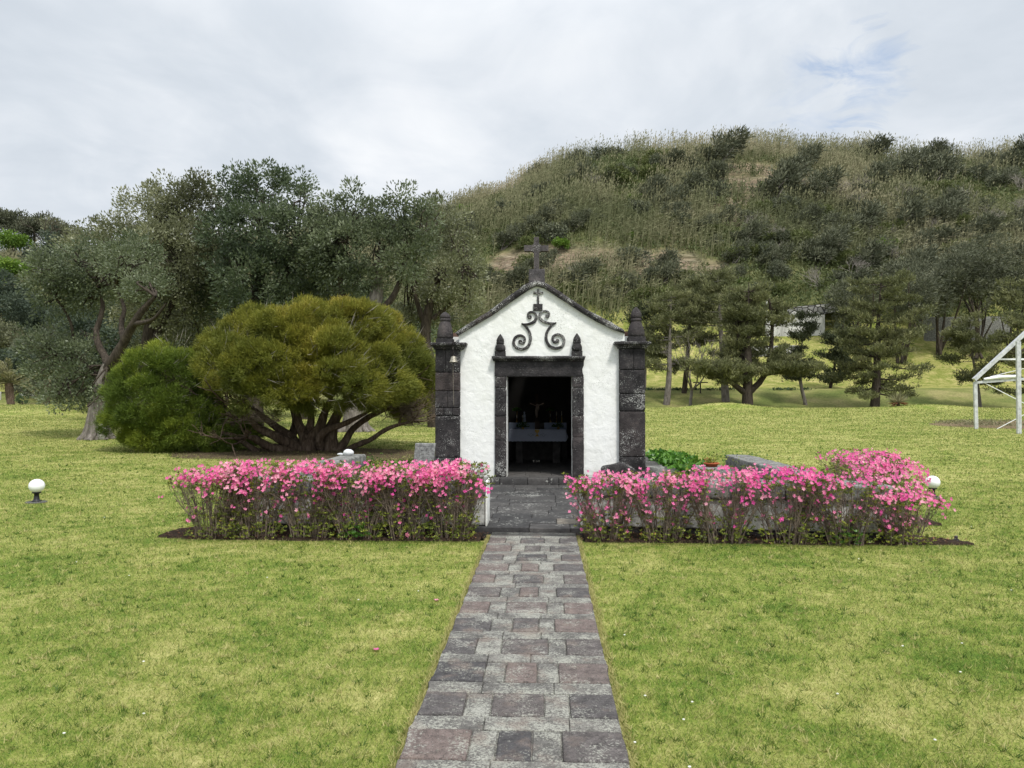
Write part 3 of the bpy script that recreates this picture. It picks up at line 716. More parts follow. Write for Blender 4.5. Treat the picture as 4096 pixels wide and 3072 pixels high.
def small_stones():
    for nm, px, py, Y, r, lab in (('pebble', 1394, 1806, 13.6, (.092, .08, .062), 'rounded white marbled stone lying on the left side wall'),
                                  ('pebble', 1362, 1808, 13.65, (.055, .04, .026), 'small flat pale pebble touching the white stone on the left side wall'),
                                  ('pebble', 1283, 1922, 9.62, (.12, .1, .06), 'white stone half hidden among the pink flowers on the front wall'),
                                  ('pebble', 1384, 1893, 9.78, (.062, .06, .09), 'upright white stone among the flowers of the left hedge')):
        p = at(px, py, Y); z = .655+r[2]*.93; m = MB(); blob(m, (0, 0, 0), r, int(px), .18)
        o = m.build(nm, M['marble_white'], None, True); o.location = (p[0], Y, z); tag(o, lab, 'stone')
    # mottled lump at the far tip of the right bed
    q = on_ground(3826, 2170); m = MB(); blob(m, (0, 0, .0), (.035, .03, .033), 3, .3, .3); blob(m, (-.004, 0, .042), (.02, .02, .018), 5, .3, .9)
    o = m.build('rough_stone', M['basalt_lichen'], None, True); o.location = (q[0], q[1], q[2]+.02); tag(o, 'little mottled stone standing at the right tip of the flower bed', 'stone')
    # rough basalt blocks in front of and beside the right pillar
    a = at(2405, 1900, 14.15)[0]; b = at(2540, 1900, 14.15)[0]
    def roof(p):
        p = p.copy(); t = (p[:, 0]-a)/(b-a); top = p[:, 2] > .3
        p[:, 2] += np.where(top, .085*(1-np.abs(t-.55)/.55)-.05*(t > .7)*(t-.7)*3, 0); return p
    m = MB(); rbox(m, a, b, 13.95, 14.3, .20, .43, .04, .06, .02, .15, .5, skew=roof); rbox(m, a-.05, b, 13.9, 14.32, .085, .2, .02, .08, .01, .15, .4)
    tag(m.build('stone_block', M['basalt'], None, True, (a, 14.1, .085)), 'rough peaked basalt block at the foot of the right corner pillar', 'stone block')
    a = at(2583, 1900, 14.9)[0]; b = at(2655, 1900, 14.9)[0]
    m = MB(); rbox(m, a, b, 14.75, 15.1, .08, .385, .03, .06, .015, .15, .4)
    tag(m.build('stone_block', M['coping_stone'], None, True, (a, 14.9, .085)), 'short squared stone block just right of the right corner pillar', 'stone block')
    # terrace ledge of the chapel
    m = MB(); r = random.Random(5)
    for sx in (-1, 1):
        y = 14.75
        while y < 20.9:
            d = r.uniform(.6, 1.1); y2 = min(y+d, 21)
            if sx > 0: rbox(m, 1.9, 2.80, y, y2-.01, -.1, .20, .02, .15, .008, .2, r.choice([.2, .5, .7, .9]), 0, int(y*7))
            else: rbox(m, -2.95, -2.05, y, y2-.01, -.1, .20, .02, .15, .008, .2, r.choice([.2, .5, .7]), 0, int(y*9))
            y = y2
    tag(m.build('terrace', M['court_stone'], None, True), kind='structure')
    # stone planter with terracotta pot
    x0 = at(2795, 1850, 12.3)[0]; x1 = at(2912, 1850, 12.3)[0]
    m = MB(); rbox(m, x0, x1, 12.2, 12.75, .1, .58, .025, .07, .008, .15)
    tag(m.build('stone_plinth', M['coping_stone'], None, True, (x0, 12.4, .1)), 'squat square grey stone plinth carrying the terracotta pot', 'plinth')
    cx = at(2846, 1850, 12.45)[0]
    T = Thing('flower_pot', (cx, 12.45, .58), 'shallow orange terracotta pot with a wilted plant on the stone plinth', 'flower pot')
    m = MB(); lathe(m, (cx, 12.45, .575), [(.085, 0), (.10, .045), (.125, .05), (.125, .068), (.112, .068), (.10, .05), (.02, .045)], 24); T.part('pot', m, M['terracotta'])
    m = MB(); n = 70; d = unit(n); d[:, 2] = np.abs(d[:, 2])*.9+.1; leaves(m, np.array([cx, 12.45, .63])+d*rng.uniform(0, .07, (n, 1)), d, rng.uniform(.04, .10, n), rng.uniform(.012, .03, n), rng.uniform(0, 1, n)**.7)
    T.part('plant', m, M['azalea_leaf'])
small_stones()
# ------------------------------------------------------------------ inscribed tablet
def tablet():
    Y = 12.9
    tl, tr, br, bl = at(1651, 1774, Y), at(1732, 1776, Y), at(1726, 1868, Y), at(1643, 1862, Y)
    zb = .09; o = bl.copy(); H = tl[2]-zb; w = tr[0]-tl[0]
    T = Thing('inscribed_tablet', (tl[0]+w/2, Y, zb), 'upright grey stone tablet with carved frame and worn lettering by the left pillar', 'tablet')
    sl = (tl[0]-bl[0])/(tl[2]-bl[2])
    def sk(p): p = p.copy(); p[:, 0] += (p[:, 2]-zb)*sl*.9; p[:, 1] += (p[:, 2]-zb)*.10; return p
    xx = bl[0]-.004
    m = MB(); rbox(m, xx, xx+w, Y, Y+.07, zb, zb+H, .01, .04, .004, .1, skew=sk); T.part('slab', m, M['tablet_stone'], True)
    m = MB()
    for k, ins in enumerate((.02, .045)):
        for a in (ins, w-ins-.006): rbox(m, xx+a, xx+a+.006, Y-.005, Y+.002, zb+.04, zb+H-ins, .002, .2, 0, skew=sk)
        rbox(m, xx+ins, xx+w-ins, Y-.005, Y+.002, zb+H-ins-.006, zb+H-ins, .002, .2, 0, skew=sk)
    T.part('carved_frame', m, M['tablet_stone'])
    m = MB(); r = random.Random(4)                       # worn, illegible carved strokes in rows
    for row in range(5):
        z = zb+H-.085-row*.068; x = xx+.075
        while x < xx+w-.085:
            cw = r.uniform(.022, .032); k = r.choice('CIOSDLA')
            P = []
            if k in 'COSD': P = [(x+cw/2+cw*.45*math.cos(t), z-.02+.02*math.sin(t)) for t in np.linspace(.6 if k == 'C' else 0, 5.7 if k == 'C' else 6.2, 9)]
            else: P = [(x+cw*.3, z), (x+cw*.35, z-.04), (x+cw*(.9 if k == 'L' else .4), z-.041)]
            q = [sk(np.array([[a, Y-.002, b]]))[0] for a, b in P]
            tube(m, q, .0028, 4); x += cw+.012
    T.part('inscription', m, M['coping_stone'])
tablet()
# ------------------------------------------------------------------ globe lamps
def globe_lamp(c, label):
    x, y, z = c
    T = Thing('globe_lamp', c, label, 'garden lamp', 'low globe lamps on the lawn')
    m = MB(); lathe(m, (x, y, z), [(.16, -.01), (.16, .012), (.15, .018), (.02, .018)], 24, rough=.1); T.part('concrete_pad', m, M['lamp_pad'])
    m = MB(); lathe(m, (x, y, z+.018), [(.075, 0), (.075, .012), (.05, .022), (.042, .035), (.042, .06), (.038, .07), (.036, .125), (.05, .13), (.066, .134), (.066, .155), (.03, .156)], 24); T.part('stem', m, M['black_plastic'])
    m = MB(); R_ = .118; P = [(R_*math.sin(t), .018+.15+R_*.93-R_*.93*math.cos(t)*1.0) for t in np.linspace(.5, math.pi-.01, 20)]
    lathe(m, (x, y, z-.012), P, 32); T.part('globe', m, M['white_globe'])
q = on_ground(146, 2010, 8); globe_lamp((q[0], q[1], q[2]), 'white globe lamp on a black stem, alone on the left lawn')
q = on_ground(3731, 1992, 8); globe_lamp((q[0], q[1], q[2]), 'white globe lamp on a black stem behind the right end of the hedge')
# ------------------------------------------------------------------ chapel
YW = 14.62                                   # plane of the front wall
def c1(x, y, Y=YW): p = at(1650+.57274*x, 1050+.57274*y, Y); return (p[0], p[2])
def c2(x, y, Y=YW): p = at(1950+.27125*x, 1100+.27125*y, Y); return (p[0], p[2])
def chapel():
    T = Thing('chapel', (-.13, YW, .09), 'small white gabled chapel with black basalt corner pillars and open doorway', 'chapel')
    zt = .195                                 # floor level
    xl = c1(333, 900)[0]; xr = c1(1446, 900)[0]
    dl = c1(664, 900)[0]; dr = c1(1110, 900)[0]; dz = c1(880, 797)[1]
    XL, XR, YB = xl-.35, xr+.32, 19.9          # outer side faces, back
    g_l = [c1(322, 505), c1(560, 365), c1(700, 268), c1(835, 178), c1(868, 165)]
    g_r = [c1(905, 172), c1(1010, 240), c1(1110, 305), c1(1215, 372), c1(1350, 442), c1(1480, 494)]
    # front wall
    m = MB()
    jl, jr = dl-.012, dr+.012; jz = dz+.02
    def dense(a, b, n=8): return [(a[0]+(b[0]-a[0])*i/n, a[1]+(b[1]-a[1])*i/n) for i in range(n)]
    pts = [(jl, zt-.2), (jl, jz), (jr, jz), (jr, zt-.2), (xr+.02, zt-.2), (xr+.02, c1(1482, 548)[1]), (c1(1482, 548))]
    pts += g_r[::-1]+g_l[::-1]+[c1(326, 560), (xl-.02, c1(326, 562)[1]), (xl-.02, zt-.2)]
    prism(m, pts, YW, YW+.45)
    T.part('front_wall', m, M['plaster_white'])
    # side and back walls
    ze = c1(322, 505)[1]; za = c1(868, 165)[1]; xm = c1(868, 165)[0]
    m = MB()
    box(m, XL, XL+.45, YW+.452, YB, 0, ze); box(m, XR-.45, XR, YW+.452, YB, 0, ze)
    prism(m, [(XL+.452, 0), (XR-.452, 0), (XR-.452, ze), (xm, za-.05), (XL+.452, ze)], YB-.4, YB-.002)
    T.part('side_wall', m, M['plaster_white'], label='plastered side and back walls')
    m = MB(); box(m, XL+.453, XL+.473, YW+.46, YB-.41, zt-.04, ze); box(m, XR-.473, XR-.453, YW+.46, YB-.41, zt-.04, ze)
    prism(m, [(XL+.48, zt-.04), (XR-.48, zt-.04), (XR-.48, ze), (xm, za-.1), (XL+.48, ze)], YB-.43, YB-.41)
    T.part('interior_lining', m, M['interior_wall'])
    m = MB(); r = random.Random(2); y = YW-.02
    while y < YB-.45:
        d = r.uniform(.34, .42); x = XL+.48
        while x < XR-.5:
            w = r.uniform(.4, .7); rbox(m, x, min(x+w-.006, XR-.48), y, y+d-.006, 0, zt-.003+r.uniform(0, .003), .008, .15, .002, .2, r.choice([.2, .5, .7])); x += w
        y += d
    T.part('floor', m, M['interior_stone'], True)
    # roof slabs behind the gable
    m = MB()
    for s in (-1, 1):
        P = ([(XL-.05, ze-.03)]+g_l) if s < 0 else (g_r+[(XR+.05, ze-.03)])
        for a, b in zip(P[:-1], P[1:]):
            v = [(a[0], YW+.46, a[1]+.0), (b[0], YW+.46, b[1]+.0), (b[0], YB, b[1]+.0), (a[0], YB, a[1]+.0), (a[0], YW+.46, a[1]+.09), (b[0], YW+.46, b[1]+.09), (b[0], YB, b[1]+.09), (a[0], YB, a[1]+.09)]
            m.add(v, [(0, 1, 2, 3), (7, 6, 5, 4), (0, 4, 5, 1), (2, 6, 7, 3), (1, 5, 6, 2), (3, 7, 4, 0)])
    T.part('roof', m, M['roof_tile'])
    # coping stones along the gable
    up = [(300, 490), (420, 412), (540, 335), (620, 275), (700, 215), (790, 150), (862, 127), (940, 150), (1040, 210), (1130, 275), (1220, 330), (1310, 377), (1420, 440), (1474, 470)]
    lo = [(318, 512), (440, 440), (560, 368), (640, 312), (715, 258), (810, 193), (866, 165), (915, 178), (1010, 240), (1110, 305), (1195, 362), (1290, 418), (1400, 470), (1480, 496)]
    m = MB(); U = [c1(*p) for p in up]; L_ = [c1(*p) for p in lo]; r = random.Random(1)
    for i in range(len(U)-1):
        q0, q1 = .004, .996
        a, b = np.array(U[i]), np.array(U[i+1]); c, d = np.array(L_[i]), np.array(L_[i+1])
        a, b = a+(b-a)*q0, a+(b-a)*q1; c, d = c+(d-c)*q0, c+(d-c)*q1
        # rounded section swept over the short stone
        sec = [(0, 0), (-.03, .12), (-.045, .4), (-.035, .75), (.0, .96), (.06, 1.0), (.5, 1.0), (.5, 0)]
        N = 6; ring = []
        for j in range(N+1):
            t = j/N; Tp = a+(b-a)*t; Bp = c+(d-c)*t; e = .012*min(1, min(j, N-j)*2) - .012
            for (yy, h) in sec:
                q = Bp+(Tp-Bp)*h; w = (fbm(np.array([[q[0]*9, yy*9, q[1]*9+i*5]]), 2, 3)[0]-.5)*.03
                ring.append((q[0], YW-.06+yy*.9-e*(1 if yy < 0 else 0)+w*.4, q[1]+w*(1 if h > .5 else .5)))
        K = len(sec); f = [(j*K+k, j*K+(k+1) % K, (j+1)*K+(k+1) % K, (j+1)*K+k) for j in range(N) for k in range(K)]
        f += [tuple(range(K))[::-1], tuple(N*K+k for k in range(K))]
        m.add(ring, f, r.choice([.2, .4, .5, .6, .8]), 0, False)
    T.part('gable_coping', m, M['basalt_lichen'])
    # corner pillars
    def pillar(x0, x1, y0f, blocks, side, capx, capy, fin):
        yf = YW-.10
        m = MB(); k = 0
        for (a, b, t, s, tone) in blocks:       # a,b: share of width; t top, s bottom in zoom px
            rbox(m, x0+(x1-x0)*a+.002, x0+(x1-x0)*b-.002, yf, YW+.5, c1(0, s, yf)[1]+.002, c1(0, t, yf)[1]-.002, .012, .05, .006, .07, tone, 0, k+(40 if side > 0 else 0)); k += 1
        box(m, x0+.02, x1-.02, yf+.02, YW+.48, .0, c1(0, capy, yf)[1]-.02, .2)
        zb = c1(0, blocks[-1][3], yf)[1]
        rbox(m, x0-.025, x1+.03, yf-.03, YW+.5, .0, zb-.002, .015, .07, .006, .1, .5, 0, 77)
        pl = T.part('corner_pillar', m, M['basalt'], True)
        m = MB(); h0 = c1(0, capy, yf)[1]; h1 = c1(0, capy-46, yf)[1]; ca, cb = c1(capx[0], 0, yf-.1)[0], c1(capx[1], 0, yf-.1)[0]; cx = (ca+cb)/2; hw = (cb-ca)/2; cyy = yf+.30
        P = [(.76, 0), (.80, .10), (.84, .3), (.93, .5), (.99, .62), (1.0, .72), (1.0, .9), (.97, 1.0), (.6, 1.0)]
        v = []; f = []; n = 4
        for kx, kz in P:
            w = hw*kx; dd = .40*kx+.02
            for sx, sy in ((-1, -1), (1, -1), (1, 1), (-1, 1)): v.append((cx+sx*w, cyy+sy*dd, h0+(h1-h0)*kz))
        for i in range(len(P)-1):
            for q in range(4): f.append((i*4+q, i*4+(q+1) % 4, (i+1)*4+(q+1) % 4, (i+1)*4+q))
        f += [(3, 2, 1, 0), tuple(len(v)-4+q for q in range(4))]
        m.add(v, f, .5, 0, False); T.sub(pl, 'capital', m, M['basalt_lichen'])
        m = MB(); base = h1
        sc_ = c1(0, 0, cyy)[0]; pxm = (c1(100, 0, cyy)[0]-c1(0, 0, cyy)[0])/100
        fx = c1(fin['x'], 0, cyy)[0]; zt_ = h1-.004
        top = c1(0, fin['tip'], cyy)[1]; Hh = top-zt_
        box(m, fx-fin['bw']*pxm/2, fx+fin['bw']*pxm/2, cyy-fin['bw']*pxm/2, cyy+fin['bw']*pxm/2, zt_, zt_+Hh*fin['bh'], .5)
        lathe(m, (fx, cyy, zt_), [(w*pxm/2, Hh*h) for w, h in fin['p']], 28, rough=.06, tint=.62)
        T.sub(pl, 'finial', m, M['basalt_plain'])
        return pl
    x0 = c1(160, 0, YW-.1)[0]; x1 = c1(333, 0, YW-.1)[0]
    finL = dict(x=229, tip=345, bw=112, bh=.165, p=[(104, .16), (112, .20), (113, .28), (104, .42), (88, .56), (70, .68), (64, .70), (72, .705), (76, .73), (76, .77), (70, .79), (64, .795), (72, .80), (76, .83), (70, .88), (48, .94), (18, .985), (3, 1.)])
    bl = [(0, .42, 608, 766, .25), (.42, 1, 608, 766, .4), (0, 1, 769, 896, .95), (0, .49, 899, 1068, .6), (.49, 1, 899, 1012, .55), (.34, .70, 1015, 1068, .5), (.70, 1, 1015, 1068, .6), (0, 1, 1073, 1362, .55)]
    bl = [b for b in bl if b[2] != 899]+[(0, .49, 899, 1012, .6), (.49, 1, 899, 1012, .55), (0, .34, 1015, 1068, .65)]
    bl.sort(key=lambda b: b[3])
    pillar(x0, x1, 0, bl, -1, (122, 378), 608, finL)
    x0 = c1(1441, 0, YW-.1)[0]; x1 = c1(1622, 0, YW-.1)[0]
    finR = dict(x=1560, tip=318, bw=114, bh=.17, p=[(104, .16), (114, .22), (112, .32), (100, .42), (80, .52), (68, .58), (62, .60), (70, .605), (74, .62), (74, .66), (66, .675), (60, .68), (70, .69), (76, .73), (70, .82), (46, .91), (18, .975), (3, 1.)])
    br = [(0, .55, 605, 750, .45), (.55, 1, 605, 750, .35), (0, 1, 753, 915, .3), (0, 1, 919, 1036, .15), (0, 1, 1041, 1352, .7), (0, 1, 1355, 1440, .35)]
    pillar(x0, x1, 0, br, 1, (1408, 1664), 605, finR)
    # door frame: jambs of stacked blocks, lintel, cornice, two finials
    yf = YW-.045; yb = YW+.30
    jx = [c1(576, 0, yf)[0], c1(656, 0, yf)[0], c1(1114, 0, yf)[0], c1(1194, 0, yf)[0]]
    def zc(y): p = at(2000, 1480+.2833*y, yf); return p[2]
    for a, b, joints in ((jx[0], jx[1], [95, 253, 655, 995, 1506]), (jx[2], jx[3], [93, 250, 642, 948, 1514])):
        m = MB()
        for i in range(4): rbox(m, a, b, yf, yb, max(zc(joints[i+1])+.002, zt-.01), zc(joints[i])-.002, .014, .045, .006, .06, [.6, .45, .7, .6][i], 0, i+int(a*10))
        T.part('door_jamb', m, M['basalt'], True)
    m = MB(); rbox(m, jx[0]-.005, jx[3]+.002, yf-.002, yb, zc(93), c2(0, 1272, yf)[1], .012, .06, .005, .1, .35, skew=lambda p: np.stack([p[:, 0]-.035*(p[:, 0] > jx[3]-.03)*np.sin(np.clip((p[:, 2]-zc(93)-.04)/.16, 0, 1)*math.pi), p[:, 1], p[:, 2]], -1))
    T.part('door_lintel', m, M['basalt_plain'], True)
    m = MB(); za_, zb_ = c2(0, 1272, yf)[1], c2(0, 1197, yf)[1]; xa, xb = c2(58, 0, yf-.08)[0], c2(1448, 0, yf-.08)[0]
    h = zb_-za_
    for i in range(3):
        a = xa+(xb-xa)*i/3; b = xa+(xb-xa)*(i+1)/3
        sec = [(0, 0), (-.055, .05), (-.06, .18), (-.10, .3), (-.125, .5), (-.13, .75), (-.115, .95), (-.06, 1), (.1, 1), (.1, 0)]
        v = [(x + (0.03*(1 if i == 0 else 0)*(1-hh)*(k == 0)) - (.03*(i == 2)*(1-hh)*(k == 1)), yf+.02+yy, za_+h*hh) for k, x in enumerate((a+.001, b-.001)) for yy, hh in sec]
        K = len(sec); f = [(j, (j+1) % K, K+(j+1) % K, K+j) for j in range(K)]+[tuple(range(K))[::-1], tuple(range(K, 2*K))]
        m.add(v, f, .45)
    T.part('door_cornice', m, M['basalt_lichen'])
    cyy = yf-.03; pxm = (c2(100, 0, cyy)[0]-c2(0, 0, cyy)[0])/100
    for fx_, tip, bb in ((189, 868, 1197), (1317, 862, 1194)):
        m = MB(); fx = c2(fx_, 0, cyy)[0]; z0 = c2(0, bb, cyy)[1]-.002; Hh = c2(0, tip, cyy)[1]-z0
        box(m, fx-78*pxm, fx+78*pxm, cyy-.06, cyy+.07, z0, z0+Hh*.225, .5)
        lathe(m, (fx, cyy+.005, z0), [(w*pxm/2, Hh*k) for w, k in ((130, .22), (152, .27), (156, .36), (146, .43), (112, .52), (104, .55), (114, .56), (118, .575), (118, .63), (112, .645), (104, .65), (112, .66), (116, .70), (100, .78), (66, .87), (30, .95), (6, 1.))], 20, rough=.06)
        T.part('door_finial', m, M['basalt'])
    # threshold
    m = MB(); xs = [-2.6, -1.62, -.85, -.33, .06, .25, 1.0, 1.7, 2.6]
    for i in range(len(xs)-1): rbox(m, xs[i], xs[i+1]-.006, 14.37, YW+.02, .03, zt+random.Random(i).uniform(-.004, .004), .014, .07, .006, .1, [.5, .6, .4, .8, .3, .6, .5, .6][i], 0, i)
    T.part('threshold', m, M['court_stone'], True)
    # scroll relief
    yr = YW-.035
    big = [(480, 985), (500, 1000), (530, 1000), (548, 965), (545, 925), (515, 898), (470, 890), (415, 915), (388, 965), (390, 1020), (420, 1065), (470, 1088), (520, 1090), (575, 1070), (612, 1025), (632, 965), (632, 890), (610, 825), (575, 770), (535, 735), (500, 714)]
    bw = [40, 44, 36, 34, 34, 34, 36, 38, 38, 38, 40, 40, 42, 42, 42, 42, 40, 36, 32, 26, 12]
    sm = [(500, 714), (545, 725), (600, 722), (660, 703), (705, 665), (720, 620), (708, 575), (670, 548), (628, 546), (600, 570), (598, 605), (612, 632), (632, 628)]
    sw = [12, 26, 34, 40, 42, 38, 34, 30, 30, 28, 28, 30, 36]
    px = c2(1, 0)[0]-c2(0, 0)[0]
    for s in (0, 1):
        m = MB()
        def W_(p): return c2(p[0] if s == 0 else 1516-p[0]-28*min(max((p[0]-500)/222, 0), 1), p[1]-(14 if s else 0), yr)
        for P, Wd in ((big, bw), (sm, sw)):
            Q = [np.array([W_(p)[0], W_(p)[1]]) for p in P]; Q = catmull(Q, 5); ribbon(m, Q, [w*px for w in Wd], yr, YW+.01)
        for c, rr in (((483, 985), 30), ((627, 618), 26)):
            q = W_(c); v = [(q[0]+rr*px*math.cos(a), yr-.002, q[1]+rr*px*math.sin(a)) for a in np.linspace(0, 2*math.pi, 16, endpoint=False)]
            v += [(a, YW+.01, b) for a, _, b in v]; m.add(v, [tuple(range(16))]+[(i, i+16, (i+1) % 16+16, (i+1) % 16) for i in range(16)])
        T.part('scroll_relief', m, M['basalt_lichen'])
    m = MB()
    def pl(a, b, c, d, y): p, q = c2(a, d, y), c2(b, c, y); rbox(m, p[0], q[0], y, YW+.01, p[1], q[1], .006, .05, .004, .05)
    pl(676, 812, 424, 526, yr); pl(733, 761, 204, 424, yr); pl(678, 732, 246, 278, yr+.003); pl(762, 818, 246, 278, yr+.003)
    T.part('cross_relief', m, M['basalt_lichen'], True)
    # stone cross on its pedestal above the ridge
    Yc = YW+.25
    def k(px_, py_): p = at(px_, py_, Yc); return p[0], p[2]
    a0, b0 = k(2115.6, 1150), k(2178.8, 1081)
    m = MB(); rbox(m, a0[0], b0[0], Yc-.15, Yc+.15, a0[1], b0[1], .012, .06, .006, .08, .5)
    Pd = T.part('cross_pedestal', m, M['basalt_brown'], True)
    m = MB(); o = [(2135.8, 1082), (2135.8, 1012), (2128.5, 1006.4), (2096.5, 1006.4), (2096.5, 983), (2129, 983), (2135.8, 976), (2135.8, 950), (2155.8, 950), (2155.8, 976), (2163, 983), (2194.4, 983), (2194.4, 1006.4), (2164, 1006.4), (2156.5, 1012), (2156.5, 1082)]
    prism(m, [k(*p) for p in o], Yc-.06, Yc+.06, .6)
    T.sub(Pd, 'cross', m, M['basalt_brown'])
    return zt, dl, dr, XL, XR, YB
ZT, DL, DR, XL, XR, YB = chapel()
# ------------------------------------------------------------------ bell on its iron hook
def bell():
    Y = YW-.28
    def k(x, y): p = at(1680+.3153*x, 1200+.3153*y, Y); return np.array([p[0], Y, p[2]])
    top = k(425, 712); c = k(425, 790)
    T = Thing('bell', (c[0], Y, c[2]), 'small weathered bronze bell with a pull chain on the left pillar', 'bell')
    h = top[2]-c[2]; w = (k(478, 0)-k(372, 0))[0]/2
    m = MB(); lathe(m, (c[0], Y, c[2]), [(w, 0), (w*.97, h*.08), (w*.82, h*.22), (w*.70, h*.5), (w*.62, h*.8), (w*.5, h*.93), (w*.2, h), (w*.01, h*1.01)], 24); T.part('bell_body', m, M['bronze'])
    m = MB(); tube(m, [k(425, 712), k(412, 690), k(425, 670), k(418, 620), k(412, 580), k(415, 545), k(425, 535), k(470, 530)+np.array([0, .2, 0])], [.012, .012, .014, .009, .012, .014, .012, .012], 6); T.part('hanging_hook', m, M['iron'])
    m = MB(); lathe(m, k(428, 812), [(.002, 0), (.014, .012), (.014, .024), (.004, .036), (.003, .07)], 10); T.part('clapper', m, M['iron'])
    m = MB(); a = k(418, 812); z = a[2]; i = 0; z1 = at(0, 1618, Y)[2]; x = a[0]
    while z > z1:
        s = 1 if i % 2 else 0
        tube(m, [(x+.007*math.cos(t)*(1-s), Y+.007*math.cos(t)*s, z-.012+.013*math.sin(t)) for t in np.linspace(0, 2*math.pi, 7)], .0028, 3); z -= .021; x += .0004; i += 1
    T.part('pull_chain', m, M['rope'])
bell()
# ------------------------------------------------------------------ inside
def inside():
    Y = 17.9
    def k(x, y, YY=Y): p = at(1950+.2833*x, 1480+.2833*y, YY); return p[0], p[2]
    zt = k(0, 832)[1]-.02; x0, x1 = k(330, 0)[0], k(1085, 0)[0]
    T = Thing('stone_altar', (-.1, Y+.3, ZT), 'stone altar table on two legs inside the dark chapel', 'altar')
    m = MB(); rbox(m, x0-.02, x1+.02, Y, Y+.65, zt-.10, zt-.012, .01, .2, .002); T.part('tabletop', m, M['interior_stone'])
    for a, b in ((398, 496), (918, 1024)):
        m = MB(); rbox(m, k(a, 0, Y+.1)[0], k(b, 0, Y+.1)[0], Y+.1, Y+.5, ZT, zt-.102, .01, .2, .003); T.part('leg', m, M['interior_stone'])
    # cloth
    m = MB(); xa, xb = k(300, 0)[0], k(1105, 0)[0]; zb = k(0, 1008)[1]; n = 60
    T = Thing('altar_cloth', (-.1, Y, zt), 'white altar cloth with scalloped hem and gold chalice embroidery', 'altar cloth')
    top = []; bot = []
    for i in range(n+1):
        t = i/n; x = xa+(xb-xa)*t; xt = x0-.03+(x1-x0+.06)*t
        top.append((xt, Y-.006, zt)); bot.append((x+(.0 if 0 < i < n else 0), Y-.03-.02*math.sin(t*23)*.5, zb+.008*abs(math.sin(t*n*.8))))
    back = [(p[0], Y+.66, zt) for p in top]
    v = top+bot+back; N = n+1
    f = [(i, N+i, N+i+1, i+1) for i in range(n)]+[(2*N+i, i, i+1, 2*N+i+1) for i in range(n)]
    m.add(v, f, .5, 0, True)
    for s, i in ((-1, 0), (1, n)):               # side falls flaring outwards
        a = np.array(top[i]); b = np.array(back[i]); c = np.array(bot[i]); m.add([a, b, b+np.array([s*.05, 0, zb-zt]), c+np.array([s*.055, .02, .09])+0*c, c], [(0, 1, 2, 3), (0, 3, 4)])
    T.part('cloth', m, M['altar_linen'], True)
    m = MB(); ye = Y-.032
    cx = k(700, 0)[0]; z1, z2 = k(0, 842)[1], k(0, 935)[1]; H = z1-z2
    prism(m, [(cx-.055, z1), (cx-.045, z1-H*.35), (cx-.012, z1-H*.5), (cx-.012, z1-H*.7), (cx-.05, z2), (cx+.05, z2), (cx+.012, z1-H*.7), (cx+.012, z1-H*.5), (cx+.045, z1-H*.35), (cx+.055, z1)], ye-.012, ye-.004)
    T.part('gold_embroidery', m, M['gold_thread'])
    for s in (-1, 1):
        m = MB()
        tube(m, [(cx+s*(.07+.15*t), ye-.01, z2+.02+.02*math.sin(t*9)) for t in np.linspace(0, 1, 12)], .004, 4)
        tube(m, [(cx+s*(.07+.10*t), ye-.01, z2+.05-.02*math.sin(t*7)) for t in np.linspace(0, 1, 10)], .003, 4)
        T.part('vine_embroidery', m, M['grey_thread'])
    # ledge behind with two blue-white panels
    Y2 = 19.0
    T = Thing('altar_ledge', (0, Y2, ZT), 'raised ledge with two pale cloth panels behind the altar', 'ledge')
    zl = k(0, 742, Y2)[1]
    m = MB(); box(m, k(290, 0, Y2)[0], k(1125, 0, Y2)[0], Y2+.012, Y2+.42, ZT, zl-.004); T.part('ledge', m, M['interior_stone'])
    for a, b in ((300, 690), (800, 1114)):
        m = MB(); box(m, k(a, 0, Y2)[0], k(b, 0, Y2)[0], Y2-.002, Y2+.01, zl-.45, zl); T.part('cloth_panel', m, M['blue_cloth'])
    # candlesticks on ledge
    for i, (x, t_) in enumerate(((412, 640), (493, 640), (884, 615), (975, 575), (1047, 575))):
        q = k(x, 0, Y2+.2); zz = k(0, t_, Y2+.2)[1]
        T = Thing('candlestick', (q[0], Y2+.2, zl), ('first brass candlestick from the left on the dark ledge', 'second brass candlestick from the left on the dark ledge', 'middle brass candlestick right of the crucifix', 'fourth brass candlestick from the left on the dark ledge', 'rightmost brass candlestick on the dark ledge')[i], 'candlestick', 'candlesticks on the chapel ledge')
        m = MB(); hh = zz-zl; lathe(m, (q[0], Y2+.2, zl), [(.04, 0), (.035, .01), (.01, .03), (.008, hh*.3), (.014, hh*.35), (.007, hh*.4), (.007, hh*.58), (.018, hh*.6)], 12); T.part('stick', m, M['brass'])
        m = MB(); lathe(m, (q[0], Y2+.2, zl+hh*.6), [(.009, 0), (.008, hh*.4)], 10); T.part('candle', m, M['candle_wax'])
    # crucifix
    cxx = k(695, 0, Y2+.3)[0]
    T = Thing('crucifix', (cxx, Y2+.3, zl), 'tall wooden crucifix with pale figure above the altar', 'crucifix')
    m = MB(); z9 = k(0, 340, Y2+.3)[1]; box(m, cxx-.035, cxx+.035, Y2+.3, Y2+.33, zl, z9); box(m, cxx-.2, cxx-.036, Y2+.303, Y2+.327, z9-.28, z9-.22); box(m, cxx+.036, cxx+.2, Y2+.303, Y2+.327, z9-.28, z9-.22); T.part('wooden_cross', m, M['dark_wood'])
